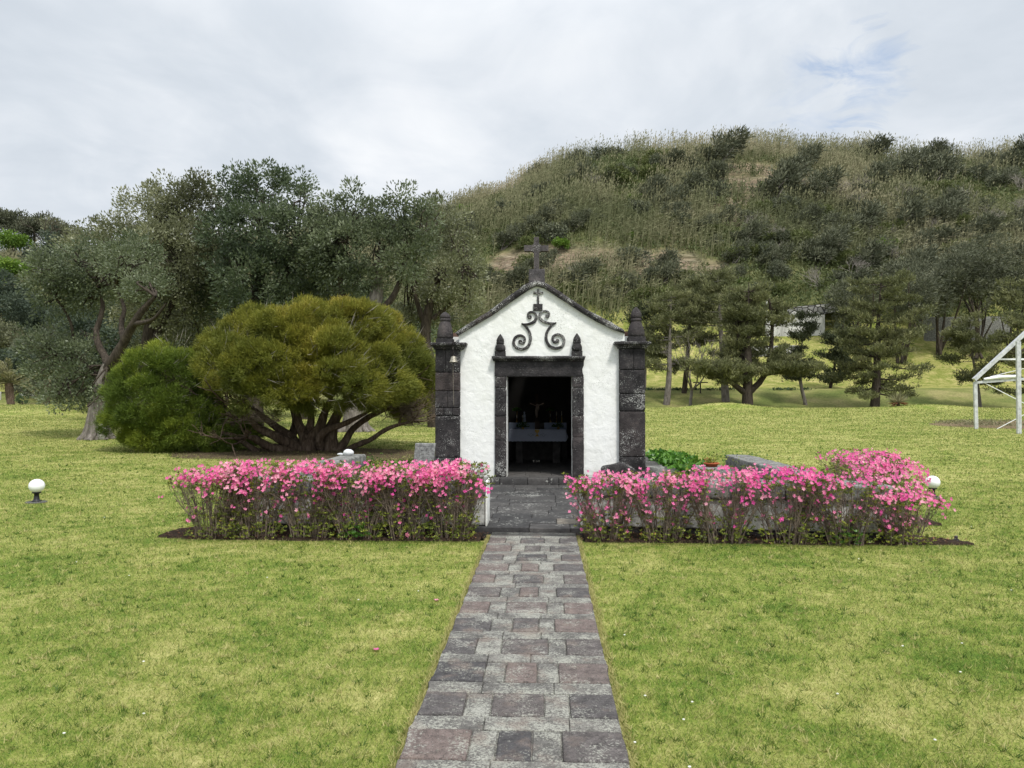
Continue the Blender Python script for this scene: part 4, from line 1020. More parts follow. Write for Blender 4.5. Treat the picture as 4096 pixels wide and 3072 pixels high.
    m = MB(); za = k(0, 480, Y2+.3)[1]; tube(m, catmull([(cxx+.01, Y2+.275, za), (cxx+.02, Y2+.27, za-.08), (cxx-.01, Y2+.27, za-.2), (cxx+.0, Y2+.28, za-.34)], 4), [.028, .03, .05, .045, .03, .018], 8); tube(m, [(cxx-.17, Y2+.285, za+.02), (cxx, Y2+.28, za-.06), (cxx+.17, Y2+.285, za+.02)], .014, 6); T.part('figure', m, M['painted_figure'])
    # small robed figure
    q = k(520, 0, Y2+.15); za = k(0, 565, Y2+.15)[1]; zb = k(0, 712, Y2+.15)[1]
    m = MB(); H = za-zb; lathe(m, (q[0], Y2+.15, zl), [(.04, 0), (.045, H*.1), (.035, H*.5), (.038, H*.72), (.018, H*.82), (.024, H*.9), (.018, H), (.003, H*1.03)], 12, rough=.2)
    tag(m.build('figurine', M['altar_linen'], None, True, (q[0], Y2+.15, zl)), 'small pale robed figurine beside the second candlestick', 'figurine')
    # bunches of flowers
    for i, (x, y, YY, zb_, w, lab) in enumerate(((415, 550, Y2+.25, zl, .1, 'tall faded bouquet at the left of the chapel ledge'), (885, 545, Y2+.25, zl, .1, 'tall faded bouquet right of the crucifix'), (500, 775, Y+.5, zt, .16, 'spreading leafy arrangement on the left of the altar'), (1000, 770, Y+.5, zt, .15, 'spreading leafy arrangement on the right of the altar'))):
        q = k(x, y, YY); T = Thing('flower_vase', (q[0], YY, zb_), lab, 'flower vase', 'flower vases in the chapel')
        m = MB(); hv = (q[1]-zb_)*(.85 if i < 2 else .45); lathe(m, (q[0], YY, zb_), [(.03, 0), (.035, .03), (.012, .06), (.010, hv*.8), (.03, hv)], 12); T.part('vase', m, M['brass'])
        m = MB(); n = 160; d = unit(n); d[:, 2] = np.abs(d[:, 2])*.7; leaves(m, np.array([q[0], YY, zb_+hv])+d*rng.uniform(.02, w, (n, 1)), d, .05, .025, rng.uniform(0, .5, n)); T.part('foliage', m, M['azalea_green'])
    for i, (x, YY) in enumerate(((652, Y+.35), (694, Y+.3), (727, Y+.35))):
        q = k(x, 1275, YY); m = MB(); lathe(m, (q[0], YY, ZT), [(.018, 0), (.022, .03), (.022, .045), (.012, .046)], 12)
        tag(m.build('votive_cup', M['candle_wax'], None, True, (q[0], YY, ZT)), ('left small white votive cup on the floor under the altar', 'middle small white votive cup on the floor under the altar', 'right small white votive cup on the floor under the altar')[i], 'votive cup', 'votive cups under the altar')
    q = k(700, 722, Y+.4); T = Thing('picture_frame', (q[0], Y+.4, zt), 'small dark framed picture standing in the middle of the altar', 'picture frame')
    m = MB(); a = k(668, 0, Y+.4)[0]; b = k(738, 0, Y+.4)[0]; z2_ = k(0, 720, Y+.4)[1]; box(m, a, b, Y+.4, Y+.42, z2_-.016, z2_); box(m, a, a+.016, Y+.4, Y+.42, zt, z2_-.017); box(m, b-.016, b, Y+.4, Y+.42, zt, z2_-.017); box(m, a+.017, b-.017, Y+.4, Y+.42, zt, zt+.016); T.part('frame', m, M['dark_wood'])
    m = MB(); box(m, a+.016, b-.016, Y+.408, Y+.415, zt+.016, z2_-.016); T.part('picture', m, M['dark_wood'])
inside()
# ------------------------------------------------------------------ azaleas
def flowers(m, c, ax, size, hue, rg):
    n = len(c); ax = norm(ax); u = norm(np.cross(ax, unit(n, rg))); w = np.cross(ax, u)
    ph = rg.uniform(0, 6.28, n)
    for j in range(5):
        a = ph+j*1.2566+rg.normal(0, .1, n)
        r = u*np.cos(a)[:, None]+w*np.sin(a)[:, None]
        d = r+ax*rg.uniform(.35, .7, n)[:, None]
        leaves(m, c, d, size*rg.uniform(.85, 1.1, n), size*.62, np.clip(hue+rg.normal(0, .06, n), 0, 1), side=ax, bend=-.10)
def azalea(name, base, w, h, label, seed, dep=.6, top=170, low=16, stems=56, lean=0., leafy=1., spread_l=1., spread_r=1., green=0, topz=.72, wild=0):
    """many-stemmed shrub: twigs fanning from a narrow foot, blossom massed on the clipped top"""
    rg = np.random.default_rng(seed); r = random.Random(seed)
    bx, by = base; T = Thing('azalea_bush', (bx, by, 0), label, 'azalea', 'azaleas in the hedges')
    tips = []; mids = []; m = MB()
    for s in range(stems):
        a = r.uniform(-1, 1); b = r.uniform(-1, 1); a = math.copysign(abs(a)**.8, a)
        ex = a*w*.5*(spread_l if a < 0 else spread_r)+lean; ey = b*dep*.5+.06
        hh = h*(.97-.10*abs(a)**3+r.uniform(-.07, .04))
        f = np.array([bx+a*w*.22+r.uniform(-.03, .03), by+b*.06, .0])
        e = np.array([bx+ex, by+ey, hh])
        k1 = f+(e-f)*np.array([.22, .22, .30])+rg.normal(0, .025, 3); k2 = f+(e-f)*np.array([.6, .6, .62])+rg.normal(0, .03, 3)
        P = catmull([f, k1, k2, e], 3); r0 = r.uniform(.004, .009)
        tube(m, P, [r0, r0*.8, r0*.55, .002], 4, r.random())
        for j in range(7):                          # side twigs
            t = r.uniform(.18, .95); i = min(int(t*(len(P)-1)), len(P)-2); q = np.array(P[i]); dr = np.array(P[i+1])-q; dr /= np.linalg.norm(dr)
            L = h*r.uniform(.18, .40)*(1.1-t*.5); dd = dr*1.0+rg.normal(0, .42, 3)+np.array([0, 0, .22]); dd /= np.linalg.norm(dd)
            q2 = q+dd*L*.5+rg.normal(0, .012, 3); q3 = q+dd*L+rg.normal(0, .02, 3); q3[2] = min(q3[2], h*1.0)
            tube(m, [q, q2, q3], [.0035, .0026, .0013], 3, r.random()); tips.append(q3); mids.append(q2)
            for _ in range(3):
                d3 = dd+rg.normal(0, .6, 3); d3 /= np.linalg.norm(d3); q4 = q2+d3*L*r.uniform(.3, .55); q4[2] = min(q4[2], h*1.01)
                tube(m, [q2, (q2+q4)/2+rg.normal(0, .008, 3), q4], [.002, .0015, .001], 3, r.random()); tips.append(q4)
    T.part('stems', m, M['azalea_twig'], True)
    tips = np.array(tips); zt = tips[:, 2]/h
    # leaves in small rosettes at the twig ends: many at the top, a skirt near the foot
    m = MB()
    pr = np.where(zt > topz, .95, np.where(zt < .38, .75, .16))*leafy
    c = tips[rg.random(len(tips)) < pr]
    extra = int(95*leafy); ft = rg.uniform(-1, 1, extra); fz = rg.uniform(.03, .24, extra)*h
    c2_ = np.stack([bx+ft*w*(.30+.45*fz/h), by-.08+rg.uniform(-.14, .10, extra), fz], -1); c = np.concatenate([c, c2_])
    k = 8; cc = np.repeat(c, k, 0); n = len(cc); d = unit(n, rg); d[:, 2] = np.abs(d[:, 2])*.9+.15
    tn = np.repeat(rg.random(len(c)), k)*.7+rg.random(n)*.3
    leaves(m, cc+d*.004, d, rg.uniform(.018, .036, n), rg.uniform(.009, .014, n), tn)
    T.part('leaves', m, M['azalea_leaf'])
    if green:
        m = MB(); c = np.stack([bx+rg.normal(lean, .10, green), by-.10+rg.normal(0, .05, green), rg.uniform(.04, .17, green)*1.2], -1)
        k = 7; cc = np.repeat(c, k, 0); n = len(cc); d = unit(n, rg); d[:, 2] = np.abs(d[:, 2])*.6+.1
        leaves(m, cc, d, rg.uniform(.035, .06, n), rg.uniform(.014, .02, n), rg.random(n)); T.part('low_shoots', m, M['azalea_green'], label='fresh green low shoots')
    # blossom
    m = MB(); n = top
    a = rg.uniform(-1, 1, n); b = rg.uniform(-1, 1, n); q = rg.random(n)
    x = bx+lean+a*w*.53*np.where(a < 0, spread_l, spread_r); y = by+.06+b*dep*.52
    edge = np.maximum(np.abs(a), np.abs(b))
    z = h*(1.0-.09*np.abs(a)**3-.07*np.abs(b)**2)+rg.normal(0, .02, n)-np.where(q < .55, rg.uniform(0, .27, n)*h*edge, 0)
    yf = q < .5; y = np.where(yf, by+.06-dep*.5*(1-(h-z)*.35)+rg.normal(0, .03, n), y)
    cl = n2(x*5, z*7+seed, 1., seed, 2) > .33; x, y, z = x[cl], y[cl], z[cl]
    C0 = np.stack([x, y, z], -1); C0 = np.repeat(C0, 2, 0)+rg.normal(0, .03, (2*len(C0), 3)); C0[:, 2] = np.minimum(C0[:, 2], h*1.05)
    lowc = tips[(zt < topz-.08) & (tips[:, 1] < by+.15)]
    low = int(low*1.8)
    if len(lowc) and low:
        s = lowc[rg.integers(0, len(lowc), low)]; C0 = np.concatenate([C0, s, s[::3]+rg.normal(0, .025, s[::3].shape)])
    C0 = C0[np.abs(C0[:, 0]-bx) < w*.62]
    n = len(C0); ax = np.stack([rg.normal(0, .5, n)+(C0[:, 0]-bx)*.8, -.75+rg.normal(0, .4, n)+(C0[:, 1]-by)*1.2, .55+rg.normal(0, .4, n)], -1)
    hue = np.clip(.52+.9*(fbm(C0/.16+seed, 2, 5)-.5)*1.4+rg.normal(0, .16, n)+.1*(C0[:, 2]/h-.6), 0, 1)
    if wild: hue = np.where(C0[:, 2] < topz*h, hue*.35, hue)
    flowers(m, C0, ax, rg.uniform(.021, .031, n), hue, rg)
    T.part('blossom', m, M['petal'])
    return T
for k, (x, w, h, kw, lab) in enumerate((
    (-3.90, .84, .80, dict(spread_l=1.0, low=10, leafy=.9), 'leftmost azalea bush of the left hedge with loose bare twigs reaching over the lawn'),
    (-3.42, .85, .88, dict(low=14, top=185), 'second azalea bush from the left, dense pink top above brown stems'),
    (-2.78, .85, .88, dict(low=14, top=170), 'third azalea bush from the left, below the near end of the grey side wall'),
    (-2.18, .80, .86, dict(low=22, top=135, wild=1, green=34), 'fourth azalea bush from the left with magenta blooms low down and green shoots'),
    (-1.62, .80, .86, dict(low=18, top=185), 'fifth azalea bush from the left, pink flowers spilling down its front'),
    (-1.08, .74, .88, dict(low=12, top=225), "azalea bush beside the path's left edge, thick pink crown over bare stems"))):
    azalea('azalea_bush', (x, 8.95), w*1.1, h, lab, 100+k, **kw)
for k, (x, y, w, h, kw, lab) in enumerate((
    (.74, 9.02, .80, .80, dict(low=46, top=120, spread_l=1.2, spread_r=.9), 'azalea bush at the right side of the path with blooms hanging over the stones'),
    (1.36, 8.98, .80, .82, dict(low=26, top=85, topz=.8), 'second azalea bush right of the path, sparse crown and arching lower stems'),
    (2.02, 8.94, .86, .87, dict(low=16, top=125), 'third azalea bush right of the path, narrow foot in front of whitewashed wall'),
    (2.72, 8.90, .86, .88, dict(low=22, top=130), 'fourth azalea bush right of the path, below the grey bench wall'),
    (3.36, 8.88, .84, .82, dict(low=14, top=45, green=22, leafy=.7), 'fifth azalea bush right of the path, mostly bare grey twigs and few flowers'),
    (4.02, 8.92, .74, .64, dict(low=26, top=90, dep=.6), 'low azalea bush at the right tip of the flower bed'))):
    azalea('azalea_bush', (x, y-.03), w*1.04, h-.04, lab, 200+k, stems=40, leafy=.8, **{a: b for a, b in kw.items() if a != 'leafy'})
azalea('azalea_bush', (4.26, 10.1), .68, .70, 'azalea bush behind the right tip bush, beside the wall corner', 301, dep=.9, top=110, low=12)
azalea('azalea_bush', (4.62, 11.0), .86, .80, 'azalea bush in the middle of the right side hedge', 302, dep=1.1, top=190, low=6)
azalea('azalea_bush', (4.85, 12.0), .98, .84, 'farthest azalea bush of the right side hedge, flat pink top', 303, dep=1.1, top=230, low=6)
# ------------------------------------------------------------------ leafy plants by the chapel
def leafy(name, pts, h, L, W, n, mat, label, cat, seed):
    rg = np.random.default_rng(seed); m = MB()
    o = pts.mean(0); T = Thing(name, (o[0], o[1], o[2]), label, cat)
    for p in pts:
        d = unit(n, rg); d[:, 2] = np.abs(d[:, 2])*.8+.12
        hh = h*rg.uniform(.4, 1., n)
        c = p+np.stack([rg.normal(0, h*.42, n), rg.normal(0, h*.42, n), hh], -1)
        leaves(m, c, d, rg.uniform(.7, 1.1, n)*L, rg.uniform(.8, 1.1, n)*W, rg.random(n), bend=-.08)
    T.part('foliage', m, M[mat])
    m = MB()
    for p in pts[:40]:
        for _ in range(3): q = p+np.array([rg.normal(0, h*.3), rg.normal(0, h*.3), h*rg.uniform(.4, .8)]); tube(m, [p, (p+q)/2+rg.normal(0, .01, 3), q], [.006, .003], 4)
    T.part('stems', m, M['azalea_green'])
t = np.linspace(0, 1, 20)
a = np.stack([3.05+rng.normal(0, .22, 60)-.1, rng.uniform(14.9, 20.5, 60), np.full(60, .03)], -1); a[:, 0] = np.clip(a[:, 0], 2.88, 3.6)
leafy('ground_cover_plant', a, .26, .17, .11, 46, 'plant_green', 'row of bright green broad-leaved plants right of the chapel', 'leafy plants', 5)
a = np.stack([rng.uniform(-3.35, -2.95, 26), rng.uniform(13.8, 16.5, 26), np.full(26, .03)], -1)
leafy('ground_cover_plant', a, .26, .14, .06, 50, 'plant_green', 'bright green leafy clump left of the inscribed tablet', 'leafy plants', 6)
a = np.array([[3.15+.12*i, 14.35, .05] for i in range(4)]); a[:, 0] = at(2930, 1800, 14.5)[0]+.12*np.arange(4)-.02
leafy('rose_bush', a, .62, .05, .03, 70, 'azalea_green', 'thin dark-leaved bush behind the far end of the right side wall', 'bush', 7)
a = np.array([[at(2865, 1800, 13.2)[0]+.05*i, 13.2, .09] for i in range(-2, 3)])
leafy('rose_bush', a, .66, .045, .025, 26, 'azalea_leaf', 'straggly reddish-green plant behind the terracotta pot', 'bush', 8)
a = np.array([[at(1462, 1800, 14.1)[0]+.05*i, 14.1, .05] for i in range(3)])
leafy('rose_bush', a, .60, .045, .028, 36, 'azalea_green', 'small dark sprig beside the far end of the left side wall', 'bush', 9)
# ------------------------------------------------------------------ trees
def limb(m, P, rad, n=10, wob=.35, k=6): tube(m, catmull(P, k), rad, n, wob=wob)
def forked(m, p, d, L, r, depth, rg, spread=.5, up=.15, n=5, tips=None, wob=.2):
    d = d/np.linalg.norm(d); q = [p]; x = p
    for _ in range(3): x = x+d*L/3+rg.normal(0, L*.035, 3); d = d+rg.normal(0, .1, 3)+np.array([0, 0, up*.3]); d /= np.linalg.norm(d); q.append(x)
    tube(m, q, [r, r*.65], n, wob=wob)
    if tips is not None: tips.append(x)
    if depth > 0:
        for _ in range(rg.integers(2, 4)): forked(m, x, d+rg.normal(0, spread, 3)+np.array([0, 0, up]), L*rg.uniform(.6, .85), r*.6, depth-1, rg, spread, up, max(3, n-1), tips, wob)
def crown(m, lobes, dens, rc, nl, L, W, rg, up=.35, lift=0., inner=.15, wind=(0, 0, 0), tb=0.):
    """leaf clumps through the shell and body of each lobe (centre, radii)"""
    wind = np.array(wind)
    for (c, rad) in lobes:
        c = np.array(c, float); rad = np.array(rad, float)
        area = 4*math.pi*((rad[0]*rad[1])**1.6/3+(rad[0]*rad[2])**1.6/3+(rad[1]*rad[2])**1.6/3)**(1/1.6)
        k = max(6, int(area*dens)); u = unit(k, rg)
        rr = np.where(rg.random(k) < inner, rg.uniform(.3, .75, k), rg.uniform(.78, 1.08, k))
        lump = 1+.30*(fbm(u*2.1+c*.37, 3, 9)-.5)*2
        cc = c+u*rad*(rr*lump)[:, None]; nrm = norm(u/rad)
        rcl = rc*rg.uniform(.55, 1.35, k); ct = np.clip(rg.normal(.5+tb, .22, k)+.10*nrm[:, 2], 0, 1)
        K = np.repeat(np.arange(k), nl); n = len(K)
        v = unit(n, rg); p = cc[K]+v*(rcl[K]*rg.random(n)**.4)[:, None]*np.array([1, 1, .8])
        d = v+nrm[K]*.6+np.array([0, 0, up])+wind+rg.normal(0, .3, (n, 3))
        leaves(m, p, d, L*rg.uniform(.6, 1.25, n), W*rg.uniform(.7, 1.2, n), np.clip(ct[K]*.62+rg.random(n)*.38, 0, 1))
def lobev(Y, *ls):
    out = []
    for l in ls:
        vx, vy, hw, hh = l[:4]; dy = l[4] if len(l) > 4 else 0; YY = Y+dy
        c = av(vx, vy, YY); s = YY/1661
        out.append(((c[0], YY, c[2]), (hw*s, (l[5] if len(l) > 5 else hw*.9)*s, hh*s)))
    return out
def pv(Y, *ps): return [av(p[0], p[1], Y+(p[2] if len(p) > 2 else 0)) for p in ps]
def broadleaf(name, Y, basev, limbs, lobes, label, mat, bark, seed, dens=1.7, rc=.42, nl=46, L=.15, W=.055, cat='tree', flare=None, **kw):
    rg = np.random.default_rng(seed); b = av(basev[0], basev[1], Y); b[2] = gz(b[0], Y)-.05
    T = Thing(name, b, label, cat)
    m = MB()
    for i, (P, rad) in enumerate(limbs):
        P = pv(Y, *P)
        if i == 0: P[0] = np.array([P[0][0], Y, gz(P[0][0], Y)-.1])
        tube(m, catmull(P, 6), [q*(1 if i == 0 else .8) for q in rad], 14 if i == 0 else 9, .5, 0 if i < 1 else 1, .35)
    if flare:
        for q in range(7):
            a = q*.9+.3; p = b+np.array([math.cos(a)*flare*1.25, math.sin(a)*flare*1.25, .0]); limb(m, [p, b+np.array([math.cos(a)*flare*.55, math.sin(a)*flare*.55, .35]), b+np.array([math.cos(a)*flare*.25, math.sin(a)*flare*.25, 1.3])], [.10, .2, .16], 8)
    # branches reaching into the lobes
    lb = lobev(Y, *lobes)
    tops = [np.array(pv(Y, *P)[-1]) for P, _ in limbs]
    for c, rad in lb:
        c = np.array(c); s = min(tops, key=lambda q: np.linalg.norm(q-c))
        for _ in range(6):
            e = c+unit(1, rg)[0]*np.array(rad)*.75
            tube(m, catmull([s, (s+c)/2+rg.normal(0, .2, 3), c+(e-c)*.4+rg.normal(0, .2, 3), e], 4), [.05, .028, .010], 5, 1., 1, wob=.3)
    T.part('trunk', m, [M[bark], M['bark_dark']], True)
    m = MB(); crown(m, lb, dens*1.9, rc, int(nl*1.75), L*.92, W*1.12, rg, **kw)
    T.part('crown', m, M[mat])
    return T
# the leaning grey tree on the left lawn
T = broadleaf('leaning_tree', 26.8, (210, 950), [
    ([(209, 953), (213, 930), (217, 890), (222, 850), (228, 812), (238, 790)], [.52, .34, .30, .27, .26, .25]),
    ([(234, 800), (250, 772, -.3), (270, 735, -.5), (288, 700, -.8), (310, 668, -1), (335, 640, -1.2)], [.30, .24, .20, .17, .14, .09]),
    ([(224, 835), (212, 815, .3), (196, 800, .7), (180, 780, 1.2), (150, 765, 1.6)], [.18, .14, .12, .08, .05]),
    ([(236, 795), (226, 770, .4), (213, 745, .6), (208, 715, .8), (216, 690, .9), (222, 660, 1), (215, 620, 1.1)], [.20, .17, .15, .13, .12, .10, .06]),
    ([(268, 738, -.5), (262, 700, .2), (268, 665, .6), (250, 620, 1)], [.15, .12, .09, .05]),
    ([(290, 700, -.8), (330, 690, -1.6), (360, 655, -2)], [.11, .08, .04]),
    ([(160, 770, 1.5), (158, 730, 1.2), (150, 690, 1), (120, 640, .8)], [.08, .07, .06, .03])],
    [(110, 590, 58, 46, .5), (165, 560, 70, 50, 1), (225, 590, 70, 55, 1), (285, 570, 60, 60, 0), (120, 640, 55, 40, 1), (190, 645, 60, 32, 1.5), (310, 620, 50, 40, -.5),
     (120, 790, 65, 62, 1), (160, 825, 52, 44, .3), (95, 750, 52, 48, 1.5), (180, 770, 42, 46, .8), (135, 862, 40, 18, .3), (215, 850, 12, 16, -.4)],
    'tall tree with leaning flared grey trunk, standing alone on the left lawn', 'grey_leaf', 'bark_grey', 11, dens=1.9, rc=.36, nl=42, L=.13, W=.05, flare=.48)
m = MB(); q = av(214, 925, 26.3); blob(m, (q[0]+.02, 26.42, q[2]-.12), (.17, .09, .36), 3, .15); T.part('bark_scar', m, M['bark_pale'], True, 'pale bare scar at the foot of the trunk')
# group of tall dark trees behind
broadleaf('evergreen_tree', 33, (330, 900), [([(330, 915), (322, 840), (318, 760), (326, 690), (322, 600), (330, 520)], [.42, .34, .3, .26, .2, .1]), ([(320, 760), (350, 700), (380, 640), (400, 570)], [.24, .18, .12, .06])],
    [(325, 470, 66, 62), (260, 530, 55, 60), (395, 470, 44, 72), (350, 560, 80, 80, -1), (300, 640, 70, 70, .5), (430, 430, 42, 50), (420, 560, 60, 90, -.5), (400, 660, 70, 70), (190, 515, 55, 40, 3), (270, 590, 60, 50, 1), (370, 450, 36, 60), (460, 480, 40, 60), (455, 590, 50, 60), (420, 720, 50, 60, 1), (330, 720, 50, 50, 3)],
    'tall grey-green tree rising left of the centre of the tree group', 'grey_leaf_brown', 'bark_dark', 12, dens=1.5, rc=.45, nl=44, L=.17, W=.062)
broadleaf('evergreen_tree', 32, (540, 925), [([(541, 944), (545, 880), (552, 800), (556, 700), (560, 600), (570, 500)], [.55, .45, .4, .32, .24, .1]), ([(552, 760), (600, 690), (620, 600), (640, 520)], [.26, .2, .14, .05]), ([(552, 780), (510, 700), (500, 610), (495, 520)], [.24, .18, .12, .05])],
    [(520, 430, 45, 66), (575, 420, 55, 58), (650, 430, 34, 52), (560, 500, 75, 70, -1), (640, 510, 60, 60, -.5), (490, 520, 50, 70), (530, 610, 70, 70, -1), (620, 600, 66, 60), (480, 640, 50, 60, 1), (590, 690, 70, 40, .5), (675, 600, 30, 60)],
    'tallest dark evergreen tree with highest rounded top in the tree group', 'grey_leaf_dark', 'bark_dark', 13, dens=1.6, rc=.42, nl=46, L=.17, W=.062)
broadleaf('evergreen_tree', 31, (768, 940), [([(768, 962), (768, 900), (775, 820), (790, 720), (812, 640), (818, 560)], [.62, .5, .44, .36, .28, .1]), ([(790, 730), (750, 670), (735, 600), (730, 520)], [.26, .2, .13, .05]), ([(800, 690), (850, 640), (875, 560), (880, 500)], [.22, .16, .1, .05])],
    [(695, 490, 44, 54), (700, 560, 50, 50), (715, 470, 34, 48), (770, 470, 50, 58), (740, 540, 60, 60, -.5), (820, 520, 50, 66), (870, 470, 50, 60), (790, 600, 50, 34), (720, 610, 50, 44, 1), (915, 490, 34, 60), (880, 560, 60, 50)],
    'broad dark evergreen tree with thick grey trunk behind the olive bush', 'grey_leaf', 'bark_grey', 14, dens=1.6, rc=.4, nl=44, L=.16, W=.06, flare=.6)
broadleaf('evergreen_tree', 34, (945, 900), [([(940, 905), (932, 800), (918, 730), (930, 650), (950, 580)], [.34, .28, .24, .18, .08]), ([(926, 720), (900, 650), (890, 560)], [.18, .13, .05]), ([(935, 690), (985, 640), (1005, 570)], [.15, .10, .04])],
    [(935, 480, 36, 56), (975, 520, 44, 58), (960, 600, 56, 50, -.5), (1010, 590, 34, 50), (900, 620, 40, 40, 1), (1000, 650, 44, 34), (940, 670, 50, 34, 1), (880, 690, 40, 30, 1.5)],
    'rightmost dark evergreen tree of the group, next to the chapel roof', 'grey_leaf_brown', 'bark_dark', 15, dens=1.4, rc=.42, nl=40, L=.16, W=.058)
broadleaf('evergreen_tree', 41, (660, 860), [([(660, 880), (655, 760), (660, 660)], [.3, .22, .1]), ([(656, 740), (700, 690), (720, 640)], [.14, .1, .05])],
    [(640, 640, 70, 60), (720, 650, 70, 55), (560, 700, 80, 60, 2), (800, 690, 70, 50, 1), (650, 730, 90, 40, 2), (470, 740, 80, 60, 2), (880, 730, 60, 50, 2)],
    'dark evergreen in the shade behind the group, above the olive bush', 'grey_leaf_dark', 'bark_dark', 16, dens=1.0, rc=.55, nl=40, L=.24, W=.09)
broadleaf('evergreen_tree', 44, (250, 870), [([(255, 885), (262, 800), (270, 740)], [.26, .2, .1])],
    [(300, 740, 70, 44), (240, 780, 60, 50, 1), (360, 760, 60, 50), (290, 820, 70, 44, 2), (400, 800, 60, 50, 1), (180, 720, 50, 40, 3), (200, 830, 50, 34, 3)],
    'blue-green bushy tree seen behind the leaning grey trunk', 'shrub_blue', 'bark_dark', 17, dens=.9, rc=.6, nl=40, L=.26, W=.10)
# ------------------------------------------------------------------ the olive-green umbrella-shaped bush
def tufts(m, c, nrm, k, L, W, rg, tint, up=.35, wind=(.15, 0, 0), sp=.32):
    n = len(c); K = np.repeat(np.arange(n), k)
    d = nrm[K]*.75+np.array([0, 0, up])+np.array(wind)+rg.normal(0, sp, (len(K), 3))
    p = c[K]+rg.normal(0, .05, (len(K), 3))
    Ls = L*rg.uniform(.5, 1.3, len(K)); Ws = W*rg.uniform(.7, 1.4, len(K))
    leaves(m, p, d, Ls, Ws, np.clip(tint[K]*.65+rg.random(len(K))*.35, 0, 1))
def heath(name, Y, basev, trunks, lobes, label, mat, seed, dens=24, k=40, under=.12):
    rg = np.random.default_rng(seed); b = av(basev[0], basev[1], Y); b[2] = gz(b[0], Y)
    T = Thing(name, b, label, 'bush'); m = MB()
    for P, rad in trunks:
        Q = pv(Y, *P); Q[0][2] = min(Q[0][2], gz(Q[0][0], Q[0][1])-.03) if P[0][1] > 940 else Q[0][2]
        limb(m, Q, rad, 9, .5)
        e = Q[-1]
        for _ in range(5): forked(m, e, (Q[-1]-Q[-2])+rg.normal(0, .15, 3), rg.uniform(.4, .8), rad[-1]*.7, 2, rg, .5, .1, 5)
    T.part('trunk', m, M['bark_brown'], True)
    m = MB(); lb = lobev(Y, *lobes)
    for (c, rad) in lb:
        c = np.array(c)-np.array([0, 0, .04]); rad = np.array(rad)*(.92 if seed == 21 else .97); area = 4*math.pi*(rad[0]*rad[1]*rad[2])**(2/3)
        # billowing sprays: each clump sits on the lobe and its tufts fan out from it
        nk = max(8, int(area*2.6)); cu = unit(nk, rg); cu = cu[(cu[:, 2] > -.45) | (rg.random(nk) < under)]; nk = len(cu)
        cc = c+cu*rad*rg.uniform(.80, 1.02, (nk, 1)); cr = rg.uniform(.26, .52, nk); ctn = rg.normal(0, .15, nk); cn = norm(cu/rad)
        n = int(nk*dens*1.5); I = rg.integers(0, nk, n); w = norm(unit(n, rg)+cn[I]*.75)
        p = cc[I]+w*(cr[I]*rg.uniform(.72, 1.0, n))[:, None]*np.array([1.1, 1.1, .78])
        nr = norm(w*.75+cn[I]*.5)
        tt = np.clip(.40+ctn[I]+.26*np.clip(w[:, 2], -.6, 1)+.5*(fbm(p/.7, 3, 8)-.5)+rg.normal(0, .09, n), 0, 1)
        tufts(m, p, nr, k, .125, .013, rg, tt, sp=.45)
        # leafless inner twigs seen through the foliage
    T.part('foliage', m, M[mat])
    if seed == 21:
        m = MB()
        for (vx, vy, dy, n) in ((868, 885, -.2, 60), (880, 905, -.2, 60), (845, 880, .1, 40), (800, 880, -.5, 40), (600, 905, -.9, 40), (560, 900, -.8, 30)):
            o = av(vx, vy, Y+dy); sx = 1 if vx > 700 else -1
            for _ in range(n):
                d = np.array([sx*rg.uniform(.5, 1.2), rg.normal(0, .35), rg.uniform(-.35, .55)]); L = rg.uniform(.35, .95); q = o+rg.normal(0, .10, 3)
                tube(m, [q, q+d*L*.5+rg.normal(0, .04, 3), q+d*L+np.array([0, 0, .12*L])+rg.normal(0, .04, 3)], [.008, .003], 3)
        T.part('dead_twigs', m, M['azalea_twig'], label='leafless brown twigs under the crown')
    m = MB()
    for (c, rad) in lb:
        c = np.array(c); rad = np.array(rad); n = int(200*rad[0]*rad[2]/3); u = unit(n, rg); u[:, 1] = -np.abs(u[:, 1])
        p = c+u*rad*rg.uniform(.72, .96, (n, 1)); d = norm(u/rad)*.6+rg.normal(0, .3, (n, 3))+np.array([.45, 0, .35])
        leaves(m, p, d, rg.uniform(.3, .6, n), .012, rg.random(n))
    T.part('twigs', m, M['grey_twig'])
    return T
